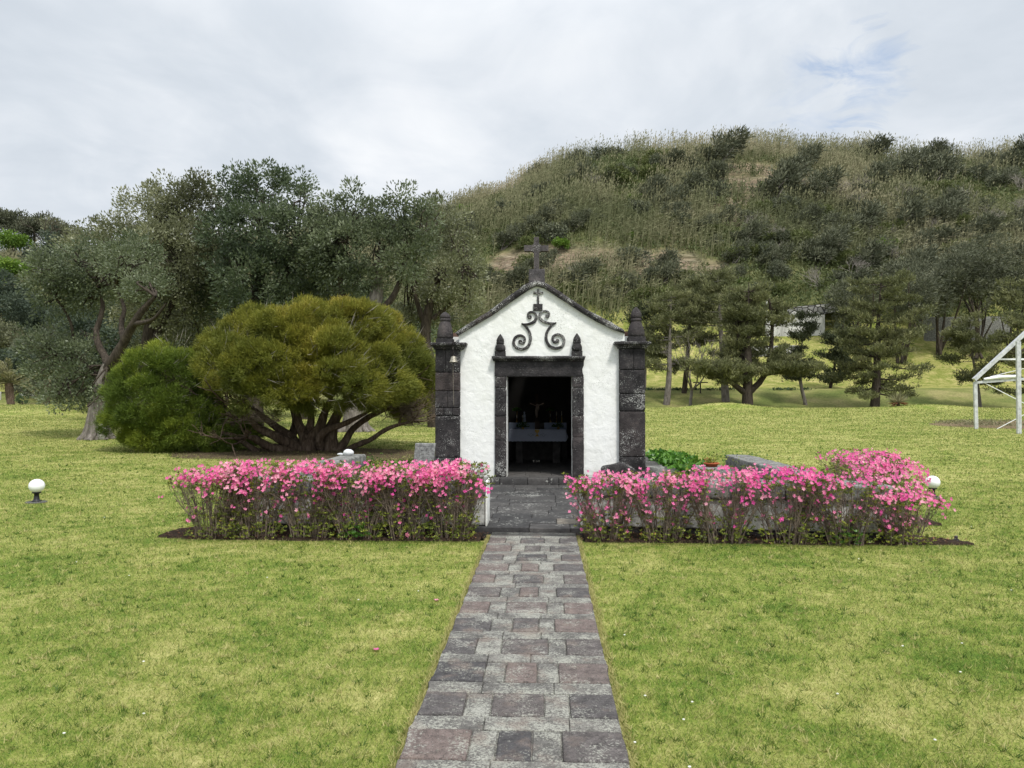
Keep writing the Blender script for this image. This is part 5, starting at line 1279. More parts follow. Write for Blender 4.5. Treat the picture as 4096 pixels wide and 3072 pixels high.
heath('umbrella_bush', 22.4, (650, 975), [
    ([(655, 980), (640, 965, -.1), (600, 945, -.4), (560, 925, -.6), (540, 905, -.8)], [.20, .17, .14, .11, .07]),
    ([(645, 978), (610, 972, -.3), (575, 962, -.5), (552, 948, -.8), (535, 945, -1)], [.16, .14, .12, .1, .05]),
    ([(650, 978), (635, 950, .1), (600, 925, .3), (575, 905, .3), (550, 885, .2)], [.17, .14, .12, .1, .06]),
    ([(662, 980), (660, 950), (648, 920, .2), (640, 895, .2), (625, 870, .3)], [.20, .18, .14, .11, .07]),
    ([(670, 980), (675, 950), (690, 925, -.1), (700, 895), (715, 860)], [.24, .2, .15, .12, .08]),
    ([(672, 978), (665, 940, .2), (672, 905, .4), (668, 860, .4)], [.2, .15, .12, .08]),
    ([(640, 978, .6), (628, 950, .9), (640, 915, 1.1), (630, 880, 1.2)], [.2, .16, .13, .07]),
    ([(715, 978), (712, 945), (720, 915, .1), (735, 885, .2), (760, 850, .2)], [.26, .2, .16, .13, .08]),
    ([(725, 978), (745, 955, .1), (760, 930, .2), (790, 905, .3), (830, 885, .3), (855, 878, .2)], [.15, .12, .10, .09, .07, .05]),
    ([(740, 975), (770, 962), (800, 950, -.1), (830, 930, -.1), (860, 918, -.2), (890, 912, -.2)], [.09, .085, .075, .065, .05, .03]),
    ([(700, 978), (690, 950, -.3), (705, 930, -.4), (745, 915, -.4), (790, 893, -.4)], [.14, .12, .10, .08, .05]),
    ([(860, 918, -.2), (868, 900, -.2), (878, 888, -.1)], [.035, .028, .015])],
    [(690, 790, 222, 108, .3, 215), (560, 795, 114, 90, -1.2, 110), (640, 730, 150, 72, .8, 130), (760, 740, 135, 80, 1.0, 130), (840, 800, 92, 95, .8, 110), (720, 825, 145, 62, -1.9, 90), (600, 840, 100, 52, -1.6, 80), (800, 830, 90, 48, -1.0, 90), (890, 850, 50, 52, 1.2, 70), (520, 760, 70, 60, .6, 80), (640, 705, 70, 40, -1.2, 70), (760, 700, 60, 36, .0, 70), (720, 770, 60, 50, -2.4, 50), (590, 800, 60, 50, -2.2, 50)],
    'wide olive-green umbrella-shaped bush with many dark stems, left of the chapel', 'heath_leaf', 21)
heath('round_bush', 22.6, (430, 970), [([(560, 948, -.5), (500, 940, -.2), (450, 930), (400, 900)], [.09, .07, .05, .03]), ([(545, 940, -.3), (500, 915), (460, 880, .2), (420, 850, .2)], [.08, .06, .05, .03])],
    [(352, 865, 98, 112, 0, 95), (400, 800, 60, 74, .3, 70), (318, 905, 62, 72, 0, 60), (420, 925, 84, 58, -.2, 66), (360, 938, 70, 50, -.3, 55), (480, 935, 50, 40, -.3, 45), (318, 825, 48, 50, .3, 50)],
    'dense green rounded bush on the left, lower neighbour of the umbrella-shaped one', 'heath_leaf_left', 22, under=.7)
# brown needle litter under the big bush
def litter_patch():
    m = MB(); n = 60; cx, cy = av(640, 995, 21.2)[0], 21.6
    v = [(cx, cy, gz(cx, cy)+.02)]; k = 72
    rr = []
    for ring in (.35, .7, 1.):
        for i in range(k):
            a = i*2*math.pi/k; w = 1+.18*(n2(math.cos(a)*2, math.sin(a)*2, 1, 3, 3)-.5)*2
            x = cx+math.cos(a)*4.3*ring*w; y = cy+math.sin(a)*2.1*ring*w; v.append((x, y, gz(x, y)+(.02 if ring < 1 else -.006)))
    f = [(0, 1+i, 1+(i+1) % k) for i in range(k)]
    for r_ in range(2):
        for i in range(k): a, b = 1+r_*k+i, 1+r_*k+(i+1) % k; f.append((a, a+k, b+k, b))
    m.add(v, f, .5, 0, True); tag(m.build('needle_litter', M['dry_litter']), kind='structure')
litter_patch()
# ------------------------------------------------------------------ pines beyond the lawn
def pine(Y, basev, topv, hwv, label, seed, mat='pine_needle', r=.28, first=.32, lean=0., fork=None, flat=1., n_br=42, group=None, droop=0., name='pine_tree'):
    rg = np.random.default_rng(seed); b = av(basev[0], basev[1], Y); b[2] = min(b[2], gz(b[0], Y)-.05) if True else b[2]
    t = av(topv[0], topv[1], Y); H = t[2]-b[2]; s = Y/1661; hw = hwv*s*.88
    T = Thing(name, b, label, 'pine', group); m = MB(); nm = MB()
    sp = catmull([b, b+(t-b)*.3+np.array([lean, 0, 0]), b+(t-b)*.65+np.array([lean*.6, .2, 0]), t], 6)
    r *= .8; tube(m, sp, [r*1.25, r, r*.75, r*.35, .03], 9, wob=.3); sp = np.array(sp)
    axes = [sp]
    for f in (fork or []):
        P = catmull(pv(Y, *f), 5); tube(m, P, [r*.7, r*.5, r*.2], 7, wob=.3); axes.append(np.array(P))
    for i in range(n_br*len(axes)):
        ax = axes[i % len(axes)]; h = rg.uniform(first if i % len(axes) == 0 else .35, 1.0); k = h*(len(ax)-1); a = ax[int(k)]+(ax[min(int(k)+1, len(ax)-1)]-ax[int(k)])*(k-int(k))
        hr = (a[2]-b[2])/H; th = rg.uniform(0, 2*math.pi)
        env = hw*max(.24, math.sqrt(max(0, 1-((hr-.42)/.66)**2)))*rg.uniform(.55, 1.12)*(1 if len(axes) == 1 else .75)
        dr = np.array([math.cos(th), math.sin(th)*.9, rg.uniform(-.08, .28)-droop*(1-hr)])
        e = a+dr*env; mid = a+dr*env*.5+np.array([0, 0, -.06*env])
        P = catmull([a, mid, e], 4); tube(m, P, [r*.26*(1-hr*.5), .025], 5)
        P = np.array(P); K = int(7+env*6.5)
        for q in range(K):
            u = rg.uniform(.28, 1.04); kk = min(u, .999)*(len(P)-1); c = P[int(kk)]+(P[int(kk)+1]-P[int(kk)])*(kk-int(kk))
            c = c+rg.normal(0, .22, 3)*np.array([1.2, 1.2, .45])*(1.2-.3*u)
            nn = 17; d = unit(nn, rg); d[:, 2] = np.abs(d[:, 2])*.9; d = d+dr*.5+np.array([0, 0, .35])
            ct = rg.random()
            leaves(nm, c+rg.normal(0, .12, (nn, 3)), d, rg.uniform(.18, .38, nn), .07, np.clip(ct*.6+rg.random(nn)*.4, 0, 1))
    T.part('trunk', m, M['bark_grey' if seed % 2 else 'bark_dark'], True); T.part('crown', nm, M[mat]); return T
pg = 'pines on the grassy bank'
pine(66, (1440, 866), (1450, 640), 85, 'pine with straight dark trunk nearest the right corner pillar', 31, r=.30, first=.30, lean=.1)
pine(70, (1478, 848), (1500, 600), 70, 'tall slim pine behind the bare small tree', 32, r=.26, first=.45)
pine(67, (1568, 868), (1550, 590), 95, 'tall pine standing just left of the forked pine', 33, r=.36, first=.36)
pine(62, (1614, 882), (1618, 610), 88, 'big forked pine with spreading low arms', 34, r=.48, first=.34, fork=[[(1612, 850), (1585, 830, -.5), (1560, 805, -1), (1530, 790, -1.4)], [(1618, 848), (1645, 820, .4), (1662, 780, .6), (1668, 700, .8), (1660, 640, .8)], [(1613, 845), (1605, 780, .5), (1592, 700, .8), (1585, 640, 1)], [(1655, 805, .5), (1690, 802, 0), (1730, 795, -.5)]], n_br=30)
pine(66, (1741, 878), (1742, 672), 36, 'thin leaning pine with reddish dying lower branches', 35, mat='pine_needle_dark', r=.17, first=.30, lean=-.5, n_br=30)
pine(63, (1889, 876), (1905, 590), 112, 'broad layered pine with low sweeping branch, right of the white wall', 36, r=.40, first=.16, n_br=62, droop=.12)
pine(64, (2117, 862), (2095, 690), 74, 'smaller pine with thin trunk just behind the white frame posts', 37, r=.17, first=.34, n_br=34)
pine(60, (2262, 900), (2240, 590), 110, 'dense pine cut by the right edge of the picture', 38, r=.36, first=.18, n_br=56, droop=.08)
pine(72, (1390, 850), (1400, 650), 60, 'pine partly hidden behind the right corner pillar', 39, r=.25, first=.35, mat='pine_needle_dark')
pine(74, (1790, 855), (1822, 700), 46, 'low dark pine in front of the shaded thicket', 40, r=.18, first=.2, mat='pine_needle_dark')
def bare(name, Y, basev, topv, label, seed, r=.12, mat='bark_pale', spread=.42, depth=5, cat='bare tree'):
    rg = np.random.default_rng(seed); b = av(basev[0], basev[1], Y); b[2] = min(b[2], gz(b[0], Y))-.05; t = av(topv[0], topv[1], Y); H = t[2]-b[2]
    T = Thing(name, b, label, cat); m = MB(); k = b+(t-b)*.3; tube(m, catmull([b, (b+k)/2+rg.normal(0, .05, 3), k], 4), [r, r*.8], 7)
    T.part('trunk', m, M[mat], True); m = MB()
    for _ in range(5): forked(m, k, np.array([rg.normal(0, .6), rg.normal(0, .5), 1.]), H*.26, r*.55, depth-1, rg, spread, .2, 4, wob=0)
    T.part('branches', m, M[mat], True)
bare('bare_tree', 63, (1492, 880), (1500, 730), 'small leafless tree with pale trunk between two pines', 41, .15, 'bark_grey')
bare('bare_tree', 150, (105, 505), (108, 462), 'leafless tree standing on the far left skyline', 42, .22, 'bark_dark', depth=5)
# shaded wind-swept thicket on the right bank
for k, (vx, vy, hw, hh, Y, lab) in enumerate(((1960, 640, 60, 62, 84, 'dark wind-swept tree at the left of the shaded thicket'), (2040, 610, 66, 60, 86, 'dark wind-swept tree in the middle of the shaded thicket'), (2120, 620, 64, 62, 85, 'dark wind-swept tree right of the middle of the shaded thicket'), (2195, 600, 60, 75, 84, 'dark wind-swept tree above the white frame'), (1850, 650, 55, 60, 88, 'dark rounded tree just right of the concrete wall'), (1990, 590, 60, 45, 92, 'dark wind-swept tree behind the thicket, highest of it'), (2110, 560, 60, 40, 94, 'dark green tree at the upper right of the thicket'))):
    rg = np.random.default_rng(400+k); c = av(vx, vy, Y); b = np.array([c[0]-.6, Y, gz(c[0]-.6, Y)]); T = Thing('windswept_tree', b, lab, 'tree', None); m = MB()
    for q in range(5):
        e = c+rg.normal(0, 1, 3)*np.array([hw, hw, hh])*Y/1661*.5
        limb(m, [b+rg.normal(0, .3, 3)*np.array([1, 1, 0]), b+(e-b)*.4+rg.normal(0, .4, 3), e], [.18, .12, .04], 6)
    T.part('trunk', m, M['bark_dark'], True); m = MB()
    L_ = [((c[0]+rg.normal(0, hw*Y/1661*.45), Y+rg.normal(0, 1.2), c[2]+rg.normal(0, hh*Y/1661*.35)), (hw*Y/1661*.62, 2.2, hh*Y/1661*.5)) for _ in range(6)]
    crown(m, L_, 1.3, .55, 26, .36, .09, rg, up=.3, wind=(.55, 0, .1)); T.part('crown', m, M['shrub_dark'])
# ------------------------------------------------------------------ reeds and scrub on the hill: uncountable
def view_x(n, y, lo=-.95, hi=.85): return rng.uniform(lo, hi, n)*y
def reeds():
    m = MB(); n = 112000
    y = rng.uniform(88, 172, n); x = view_x(n, y)
    dens = n2(x, y, 14, 71, 3); t = np.clip((y-YF)/(YR-YF), 0, 1)
    keep = (rng.random(n) < np.clip((dens-.38)*5, .05, 1)*np.where(t > .86, 1.5, 1)) & (bareness(x, y) < rng.uniform(.02, .75, n)) & (y > 93+6*(n2(x, y, 8, 5, 2)))
    # keep the terrace above the concrete wall free
    keep &= ~((x > 22) & (x < 62) & (y < 104))
    x, y = x[keep], y[keep]; n = len(x); z = ground_z(x, y)
    clump = n2(x, y, 3.0, 73, 2); H = (2.0+2.4*rng.random(n))*(.65+.7*clump)*np.where(y > 152, 1.3, 1)*np.where(x < -8, .72, 1)
    c = np.stack([x, y, z-.1], -1)
    d = np.stack([.10+rng.normal(0, .10, n), rng.normal(0, .10, n), np.ones(n)], -1)
    tn = np.clip(rng.random(n)*.45+(n2(x, y, 7, 74, 3)-.32)*1.3+.25*sstep(146, 162, y)+.15*sstep(0, -15, x), 0, 1)
    blades(m, c, d, H, .13, tn)
    # leaves along each cane, drooping with the wind
    for k in range(4):
        u = rng.uniform(.25, .95, n)[:, None]; p = c+norm(d)*H[:, None]*u
        dd = np.stack([.6+rng.normal(0, .6, n), rng.normal(0, .6, n), rng.uniform(-.1, .9, n)], -1)
        leaves(m, p, dd, rng.uniform(.4, .85, n), .10, np.clip(tn+rng.normal(0, .15, n)-.1, 0, 1))
    s = y > 120; p = (c+norm(d)*H[:, None]*.93)[s]                  # plumes
    leaves(m, p, d[s]+np.array([.12, 0, 0]), .55, .17, np.clip(.7+rng.normal(0, .2, s.sum()), 0, 1))
    tag(m.build('reeds', M['reed']), 'giant reeds with pale plumes covering the hillside', 'reeds', kind='stuff')
    m = MB(); n = 105000; y = rng.uniform(86, 172, n); x = view_x(n, y)
    keep = (bareness(x, y) < .6) & (y > 90+5*n2(x, y, 6, 6, 2)) & ((y > 96) | (n2(x, y, 5, 7, 2) > .42)); x, y = x[keep], y[keep]; n = len(x); z = ground_z(x, y)
    hh = .3+3.2*n2(x, y, 3.2, 81, 3)**2*rng.random(n); p = np.stack([x, y, z+hh*.8], -1)
    K = np.repeat(np.arange(n), 4); d = unit(len(K)); d[:, 2] = np.abs(d[:, 2])+.2
    leaves(m, p[K]+rng.normal(0, .25, (len(K), 3)), d, rng.uniform(.3, .6, len(K)), .17, np.clip(.3*rng.random(len(K))+.7*np.repeat(n2(x, y, 1.5, 83, 2), 4), 0, 1))
    tag(m.build('undergrowth', M['scrub_leaf']), 'low green scrub and creepers covering the hillside', 'undergrowth', kind='stuff')
reeds()
# ------------------------------------------------------------------ shrubs one can tell apart on the hill
def proto(kind, seed):
    rg = np.random.default_rng(seed); m = MB(); w = MB()
    if kind == 'windswept_shrub':
        L_ = []
        for q in range(6): u = q/5; L_.append(((-1.0+2.1*u+rg.normal(0, .2), rg.normal(0, .5), .75+1.3*u+rg.normal(0, .15)), (.85, .8, .55)))
        crown(m, L_, 3.0, .36, 22, .34, .085, rg, wind=(.65, 0, .25))
        for q in range(4): tube(w, catmull([(-.9+q*.1, 0, -.4), (-.5+q*.3, rg.normal(0, .3), .6), (.2+q*.3, rg.normal(0, .4), 1.4)], 4), [.08, .03], 5)
        mats = ('shrub_dark', 'bark_grey')
    elif kind == 'round_shrub':
        L_ = [((rg.normal(0, .7), rg.normal(0, .6), .8+rg.normal(0, .25)), (.85, .8, .7)) for _ in range(6)]
        crown(m, L_, 3.0, .34, 22, .30, .10, rg); mats = ('shrub_grey', 'bark_dark')
        for q in range(3): tube(w, [(rg.normal(0, .2), 0, -.4), (rg.normal(0, .4), 0, .9)], [.07, .02], 5)
    elif kind == 'leafy_shrub':
        L_ = [((rg.normal(0, .9), rg.normal(0, .6), .6+rg.normal(0, .25)), (.8, .7, .5)) for _ in range(7)]
        crown(m, L_, 3.2, .30, 22, .28, .10, rg, up=.5, wind=(.3, 0, .1)); mats = ('shrub_olive', 'bark_dark')
        for q in range(3): tube(w, [(rg.normal(0, .2), 0, -.4), (rg.normal(0, .5), 0, .8)], [.07, .02], 5)
    elif kind == 'bright_shrub':
        L_ = [((rg.normal(0, .6), rg.normal(0, .5), .7+rg.normal(0, .25)), (.6, .6, .42)) for _ in range(7)]
        crown(m, L_, 4.0, .26, 24, .24, .13, rg, up=.7); mats = ('shrub_bright', 'bark_dark')
        for q in range(3): tube(w, [(rg.normal(0, .2), 0, -.4), (rg.normal(0, .3), 0, .7)], [.06, .02], 5)
    else:
        L_ = [((rg.normal(0, .6), rg.normal(0, .5), .6), (.4, .4, .3)) for _ in range(2)]
        crown(m, L_, 1.6, .3, 10, .22, .07, rg); mats = ('shrub_grey', 'grey_twig')
        for q in range(6): forked(w, np.array([rg.normal(0, .15), rg.normal(0, .1), -.3]), np.array([rg.normal(.25, .45), rg.normal(0, .4), 1.]), .95, .06, 4, rg, .45, .1, 4, wob=0)
    e = bpy.data.objects.new(kind, None); 
    a = m.build('foliage', M[mats[0]]); b = w.build('branches', M[mats[1]], None, True)
    return kind, a.data, b.data, a, b
PR = {}
for kind, k in (('windswept_shrub', 4), ('round_shrub', 3), ('bright_shrub', 3), ('bare_shrub', 3), ('leafy_shrub', 4)):
    PR[kind] = []
    for q in range(k):
        _, a, b, oa, ob = proto(kind, 900+q*7+len(kind)); PR[kind].append((a, b)); bpy.data.objects.remove(oa); bpy.data.objects.remove(ob)
def place_shrub(kind, x, y, s, label, seed, sz=1., sink=.1):
    r = random.Random(seed); a, b = PR[kind][seed % len(PR[kind])]
    e = bpy.data.objects.new(kind, None); C.objects.link(e); e.location = (x, y, gz(x, y)-sink*s)
    e.rotation_euler = (0, 0, r.uniform(-.5, .5)+(math.pi if kind != 'windswept_shrub' and r.random() < .5 else 0)); e.scale = (s, s, s*sz)
    for nm, me in (('foliage', a), ('branches', b)):
        o = bpy.data.objects.new(nm, me); C.objects.link(o); o.parent = e
    tag(e, label, 'shrub', 'shrubs on the hillside'); return e
named = [  # (v x, v y of the middle, size in v px across, kind, label)
 (1555, 340, 85, 'windswept_shrub', 'large dark shrub left of the bare tuff gully near the hilltop'),
 (1530, 385, 55, 'windswept_shrub', 'dark shrub below the largest one, left of the gully'),
 (1485, 420, 75, 'windswept_shrub', 'wide dark shrub halfway up, left of the gully foot'),
 (1690, 405, 95, 'windswept_shrub', 'biggest dark shrub right of the bare tuff gully'),
 (1730, 355, 62, 'windswept_shrub', 'dark leaning shrub just under the crest, right of the gully'),
 (1885, 335, 66, 'windswept_shrub', 'dark wind-bent shrub poking above the crest on the right'),
 (1300, 305, 44, 'windswept_shrub', 'wind-bent shrub on the skyline where the crest flattens'),
 (1378, 300, 30, 'windswept_shrub', 'small wind-bent shrub on the skyline right of the first one'),
 (1230, 335, 40, 'windswept_shrub', 'dark bush on the rising skyline above the roof cross'),
 (1540, 383, 22, 'bright_shrub', 'small yellow-green bush beside the dark shrub left of the gully'),
 (1530, 425, 24, 'bright_shrub', 'yellow-green bush a little lower, left of the gully'),
 (1345, 385, 46, 'bright_shrub', 'yellow-green bush high on the hill left of the gully'),
 (1365, 425, 40, 'bright_shrub', 'yellow-green bush halfway up, above the tuff ledges'),
 (1215, 520, 40, 'bright_shrub', 'yellow-green bush right of the roof cross'),
 (1925, 525, 58, 'bright_shrub', 'rounded yellow-green bush on the right hillside above the pines'),
 (1000, 425, 46, 'bright_shrub', 'yellow-green bush on the upper left slope above the tree tops'),
 (1292, 437, 34, 'round_shrub', 'blue-grey tuft of a shrub halfway up above the ledges'),
 (1358, 555, 62, 'round_shrub', 'tall dark green bush in front of the tuff ledges'),
 (1115, 620, 70, 'windswept_shrub', 'dark bush just left of the chapel gable'),
 (1570, 470, 45, 'windswept_shrub', 'dark shrub below the gully foot'),
 (1780, 540, 80, 'windswept_shrub', 'broad dark shrub low on the right hillside'),
 (1740, 480, 62, 'windswept_shrub', 'dark shrub halfway up right of the gully foot'),
 (2010, 345, 60, 'windswept_shrub', 'dark shrub under the crest at the right'),
 (2130, 330, 50, 'windswept_shrub', 'dark shrub near the crest close to the right edge'),
 (1800, 420, 60, 'bare_shrub', 'pinkish-grey leafless bush on the right hillside'),
 (1950, 430, 60, 'bare_shrub', 'pale branching leafless bush high on the right hillside'),
 (2090, 440, 75, 'bare_shrub', 'tall pale leafless bush near the right edge of the hill'),
 (1240, 590, 40, 'bare_shrub', 'small leafless tree right of the chapel gable'),
 (1275, 400, 44, 'bare_shrub', 'grey leafless bush below the rising skyline'),
 (2030, 500, 60, 'bare_shrub', 'pale leafless bush above the shaded thicket')]
taken = []
for k, (vx, vy, w, kind, lab) in enumerate(named):
    q = onv(vx, vy+w*.3, y0=88)
    if q is None: q = onv(vx, vy+w*.8, y0=88)
    if q is None: continue
    s = w*q[1]/1661/2.9; place_shrub(kind, q[0], q[1], s, lab, k*3+1, 1.0); taken.append((vx, vy))
rows = [(300, 'on the crest'), (350, 'high on the hillside'), (405, 'fairly high on the hillside'), (460, 'halfway up the hillside'), (515, 'rather low on the hillside'), (570, 'low on the hillside'), (625, 'at the foot of the hillside')]
cols = [(1010, 'near the tree tops'), (1085, 'left of the roof cross'), (1160, 'straight above the chapel'), (1235, 'right of the roof cross'), (1310, 'above the right eave'), (1385, 'above the right corner pillar'), (1460, 'well left of the gully'), (1535, 'just left of the gully'), (1625, 'below the gully'), (1700, 'just right of the gully'), (1780, 'above the concrete wall'), (1860, 'above the broad layered pine'), (1945, 'above the shaded thicket'), (2030, 'left above the white frame'), (2110, 'above the white frame'), (2190, 'at the right edge')]
kinds = [('windswept_shrub', 'dark wind-swept shrub'), ('round_shrub', 'grey-green rounded shrub'), ('leafy_shrub', 'olive-green spreading shrub'), ('bright_shrub', 'bright green shrub'), ('bare_shrub', 'bare twiggy shrub')]
rr = random.Random(77); kk = 0
for ri, (vy, rt) in enumerate(rows):
    for ci, (vx, ct) in enumerate(cols):
        used = set()
        for j in range(4 if vx < 1650 else 5):
            kd, kt = kinds[rr.choices(range(5), [4, 4, 5, .8, 1.0 if vx > 1250 else .5])[0]]
            if kd in used: continue
            used.add(kd)
            x_, y_ = vx+rr.uniform(-34, 34), vy+rr.uniform(-24, 24); w = rr.uniform(34, 70) if kd != 'bright_shrub' else rr.uniform(18, 34)
            if vx > 1650 and kd == 'windswept_shrub': w *= 1.35
            if any(abs(x_-b[0]) < 40 and abs(y_-b[1]) < 28 for b in BARE): continue
            q = onv(x_, y_, y0=88)
            if q is None or q[1] < 96 or q[1] > 166: continue
            place_shrub(kd, q[0], q[1], w*q[1]/1661/3.1, f'{kt} {rt}, {ct}', kk*5+2); kk += 1
# far left slope: dense evergreen masses told apart as trees
for k, (vx, vy, hw, hh, Y, mat, lab) in enumerate((
    (20, 480, 42, 24, 165, 'shrub_dark', 'dark tree on the far left skyline at the picture edge'), (75, 492, 34, 24, 160, 'shrub_dark', 'dark tree on the far left skyline below the leafless tree'), (135, 500, 34, 24, 158, 'grey_leaf_brown', 'olive tree on the left skyline touching the tree group'),
    (30, 520, 36, 14, 150, 'shrub_bright', 'bright green tree above the dry reeds at the far left'), (40, 585, 14, 20, 120, 'shrub_bright', 'small bright green tree in the reeds at the far left'), (8, 610, 20, 14, 118, 'shrub_bright', 'bright green bush at the left edge above the dark tree'),
    (25, 650, 52, 50, 100, 'shrub_blue', 'big blue-green cypress-like tree mass at the left edge'), (70, 690, 40, 40, 96, 'shrub_blue', 'blue-green tree right of the big one at the left edge'), (100, 560, 30, 40, 125, 'shrub_blue', 'blue-green tree behind the crown of the leaning tree'),
    (30, 745, 50, 34, 88, 'grey_leaf_brown', 'brownish tangled tree low at the left edge'), (120, 735, 60, 44, 84, 'shrub_grey', 'grey-green tree behind the leaning tree'), (25, 800, 44, 32, 74, 'shrub_blue', 'dark blue-green tree behind the palm'), (95, 815, 50, 30, 76, 'shrub_blue', 'dark blue-green tree behind the clipped ball bush'),
    (200, 700, 50, 50, 90, 'shrub_blue', 'blue-green tree low behind the leaning trunk'), (150, 850, 70, 24, 72, 'shrub_dark', 'dark shrubbery tree left of the leaning trunk'), (330, 850, 60, 26, 72, 'shrub_dark', 'dark tree glimpsed below the tree group'), (420, 830, 60, 40, 70, 'shrub_blue', 'blue-green tree glimpsed left of the umbrella-shaped bush'))):
    rg = np.random.default_rng(700+k); c = av(vx, vy, Y); s = Y/1661; g = gz(c[0], Y); b = np.array([c[0], Y, min(g, c[2]-hh*s*.8)])
    T = Thing('background_tree', b, lab, 'tree'); m = MB(); tube(m, [b-np.array([0, 0, .3]), (b+c)/2, c], [.3, .15], 6); T.part('trunk', m, M['bark_dark'], True)
    m = MB(); L_ = [((c[0]+rg.normal(0, hw*s*.45), Y+rg.normal(0, 1.5), c[2]+rg.normal(0, hh*s*.38)), (hw*s*.5, 2.5, hh*s*.52)) for _ in range(8)]
    rc = .8*Y/120; crown(m, L_, .9*(110/Y)**2*1.0, rc, 34, .0036*Y, .0015*Y, rg); T.part('crown', m, M[mat])
# ------------------------------------------------------------------ palms, ball bush, yucca
def palm(Y, basev, crownv, fr, n, label, seed, tr=.23):
    rg = np.random.default_rng(seed); b = av(basev[0], basev[1], Y); b[2] = gz(b[0], Y)-.1; c = av(crownv[0], crownv[1], Y)
    T = Thing('palm_tree', b, label, 'palm'); m = MB(); z = np.linspace(0, 1, 22); P = [b+(c-b)*q for q in z]
    tube(m, P, [tr*1.15*(1+.12*(i % 2)) for i in range(22)], 12, wob=.4); T.part('trunk', m, M['bark_brown'], False)
    m = MB()
    for i in range(n):
        a = rg.uniform(0, 6.28); e = rg.uniform(-.1, 1.2); L = fr*rg.uniform(.8, 1.1); d = np.array([math.cos(a)*math.cos(e), math.sin(a)*math.cos(e), math.sin(e)])
        p = c.copy(); Q = []
        for j in range(9): Q.append(p.copy()); p = p+d*L/8; d = d+np.array([0, 0, -.13]); d /= np.linalg.norm(d)
        Q = np.array(Q); tube(m, Q, [.04, .015], 4)
        K = 34; u = np.linspace(.08, .99, K)*8; ii = np.minimum(u.astype(int), 7); pp = Q[ii]+(Q[ii+1]-Q[ii])*(u-ii)[:, None]; dr = norm(Q[ii+1]-Q[ii]); s = norm(np.cross(dr, np.array([0, 0, 1.])))
        for sg in (-1, 1): leaves(m, pp, s*sg*.8+dr*.7+np.array([0, 0, .25]), .5*np.sin(np.clip(u/8, .12, .95)*math.pi)**.5, .05, rg.uniform(0, 1, K))
    T.part('fronds', m, M['palm_leaf'])
palm(58, (24, 886), (19, 828), 2.2, 30, 'palm with stout trunk standing at the left edge beyond the lawn', 51)
palm(66, (100, 885), (104, 812), 2.6, 22, 'palm whose arching fronds show left of the leaning tree', 52)
c = av(48, 877, 56); g = gz(c[0], 56); T = Thing('ball_bush', (c[0], 56, g), 'small clipped ball-shaped bush beside the palm', 'bush'); m = MB(); crown(m, [((c[0], 56, g+.42), (.42, .42, .42))], 16, .10, 30, .09, .04, np.random.default_rng(5)); T.part('foliage', m, M['cypress_green'])
m = MB(); tube(m, [(c[0], 56, g-.05), (c[0], 56, g+.3)], .05, 6); T.part('stem', m, M['bark_dark'])
q = av(1940, 872, 56.6); g = gz(q[0], 56.6); T = Thing('yucca', (q[0], 56.6, g), 'spiky yucca with brown lower leaves on the mound of the lawn crest', 'yucca'); m = MB(); n = 110; d = unit(n); d[:, 2] = np.abs(d[:, 2]); d[:, 2] = d[:, 2]*1.0+.12
leaves(m, np.tile([q[0], 56.6, g+.25], (n, 1)), d, rng.uniform(.7, 1.05, n), .06, rng.random(n)); T.part('leaves', m, M['palm_leaf'])
m = MB(); d = unit(60); d[:, 2] = -np.abs(d[:, 2])*.3; leaves(m, np.tile([q[0], 56.6, g+.25], (60, 1)), d, .7, .06, rng.random(60)); T.part('dead_leaves', m, M['litter_leaf'])
m = MB(); tube(m, [(q[0], 56.6, g-.05), (q[0], 56.6, g+.3)], .12, 8); T.part('stem', m, M['bark_brown'])
# dark tufts along the far path edge
for k, vx in enumerate((1402, 1430, 1460, 1478, 1503, 1530, 1556, 1577, 1683, 1706, 1740)):
    q = av(vx, 849, 71.5); g = gz(q[0], 71.5); m = MB(); n = 60; d = unit(n); d[:, 2] = np.abs(d[:, 2])
    leaves(m, np.array([q[0], 71.5, g+.05])+rng.normal(0, 1, (n, 3))*np.array([.3, .1, .03]), d, .28, .08, rng.random(n))
    tag(m.build('grass_tuft', M['cypress_green'], None, False, (q[0], 71.5, g)), 'dark little tuft in the row along the far edge of the shaded bank', 'tuft', 'tufts along the far bank')
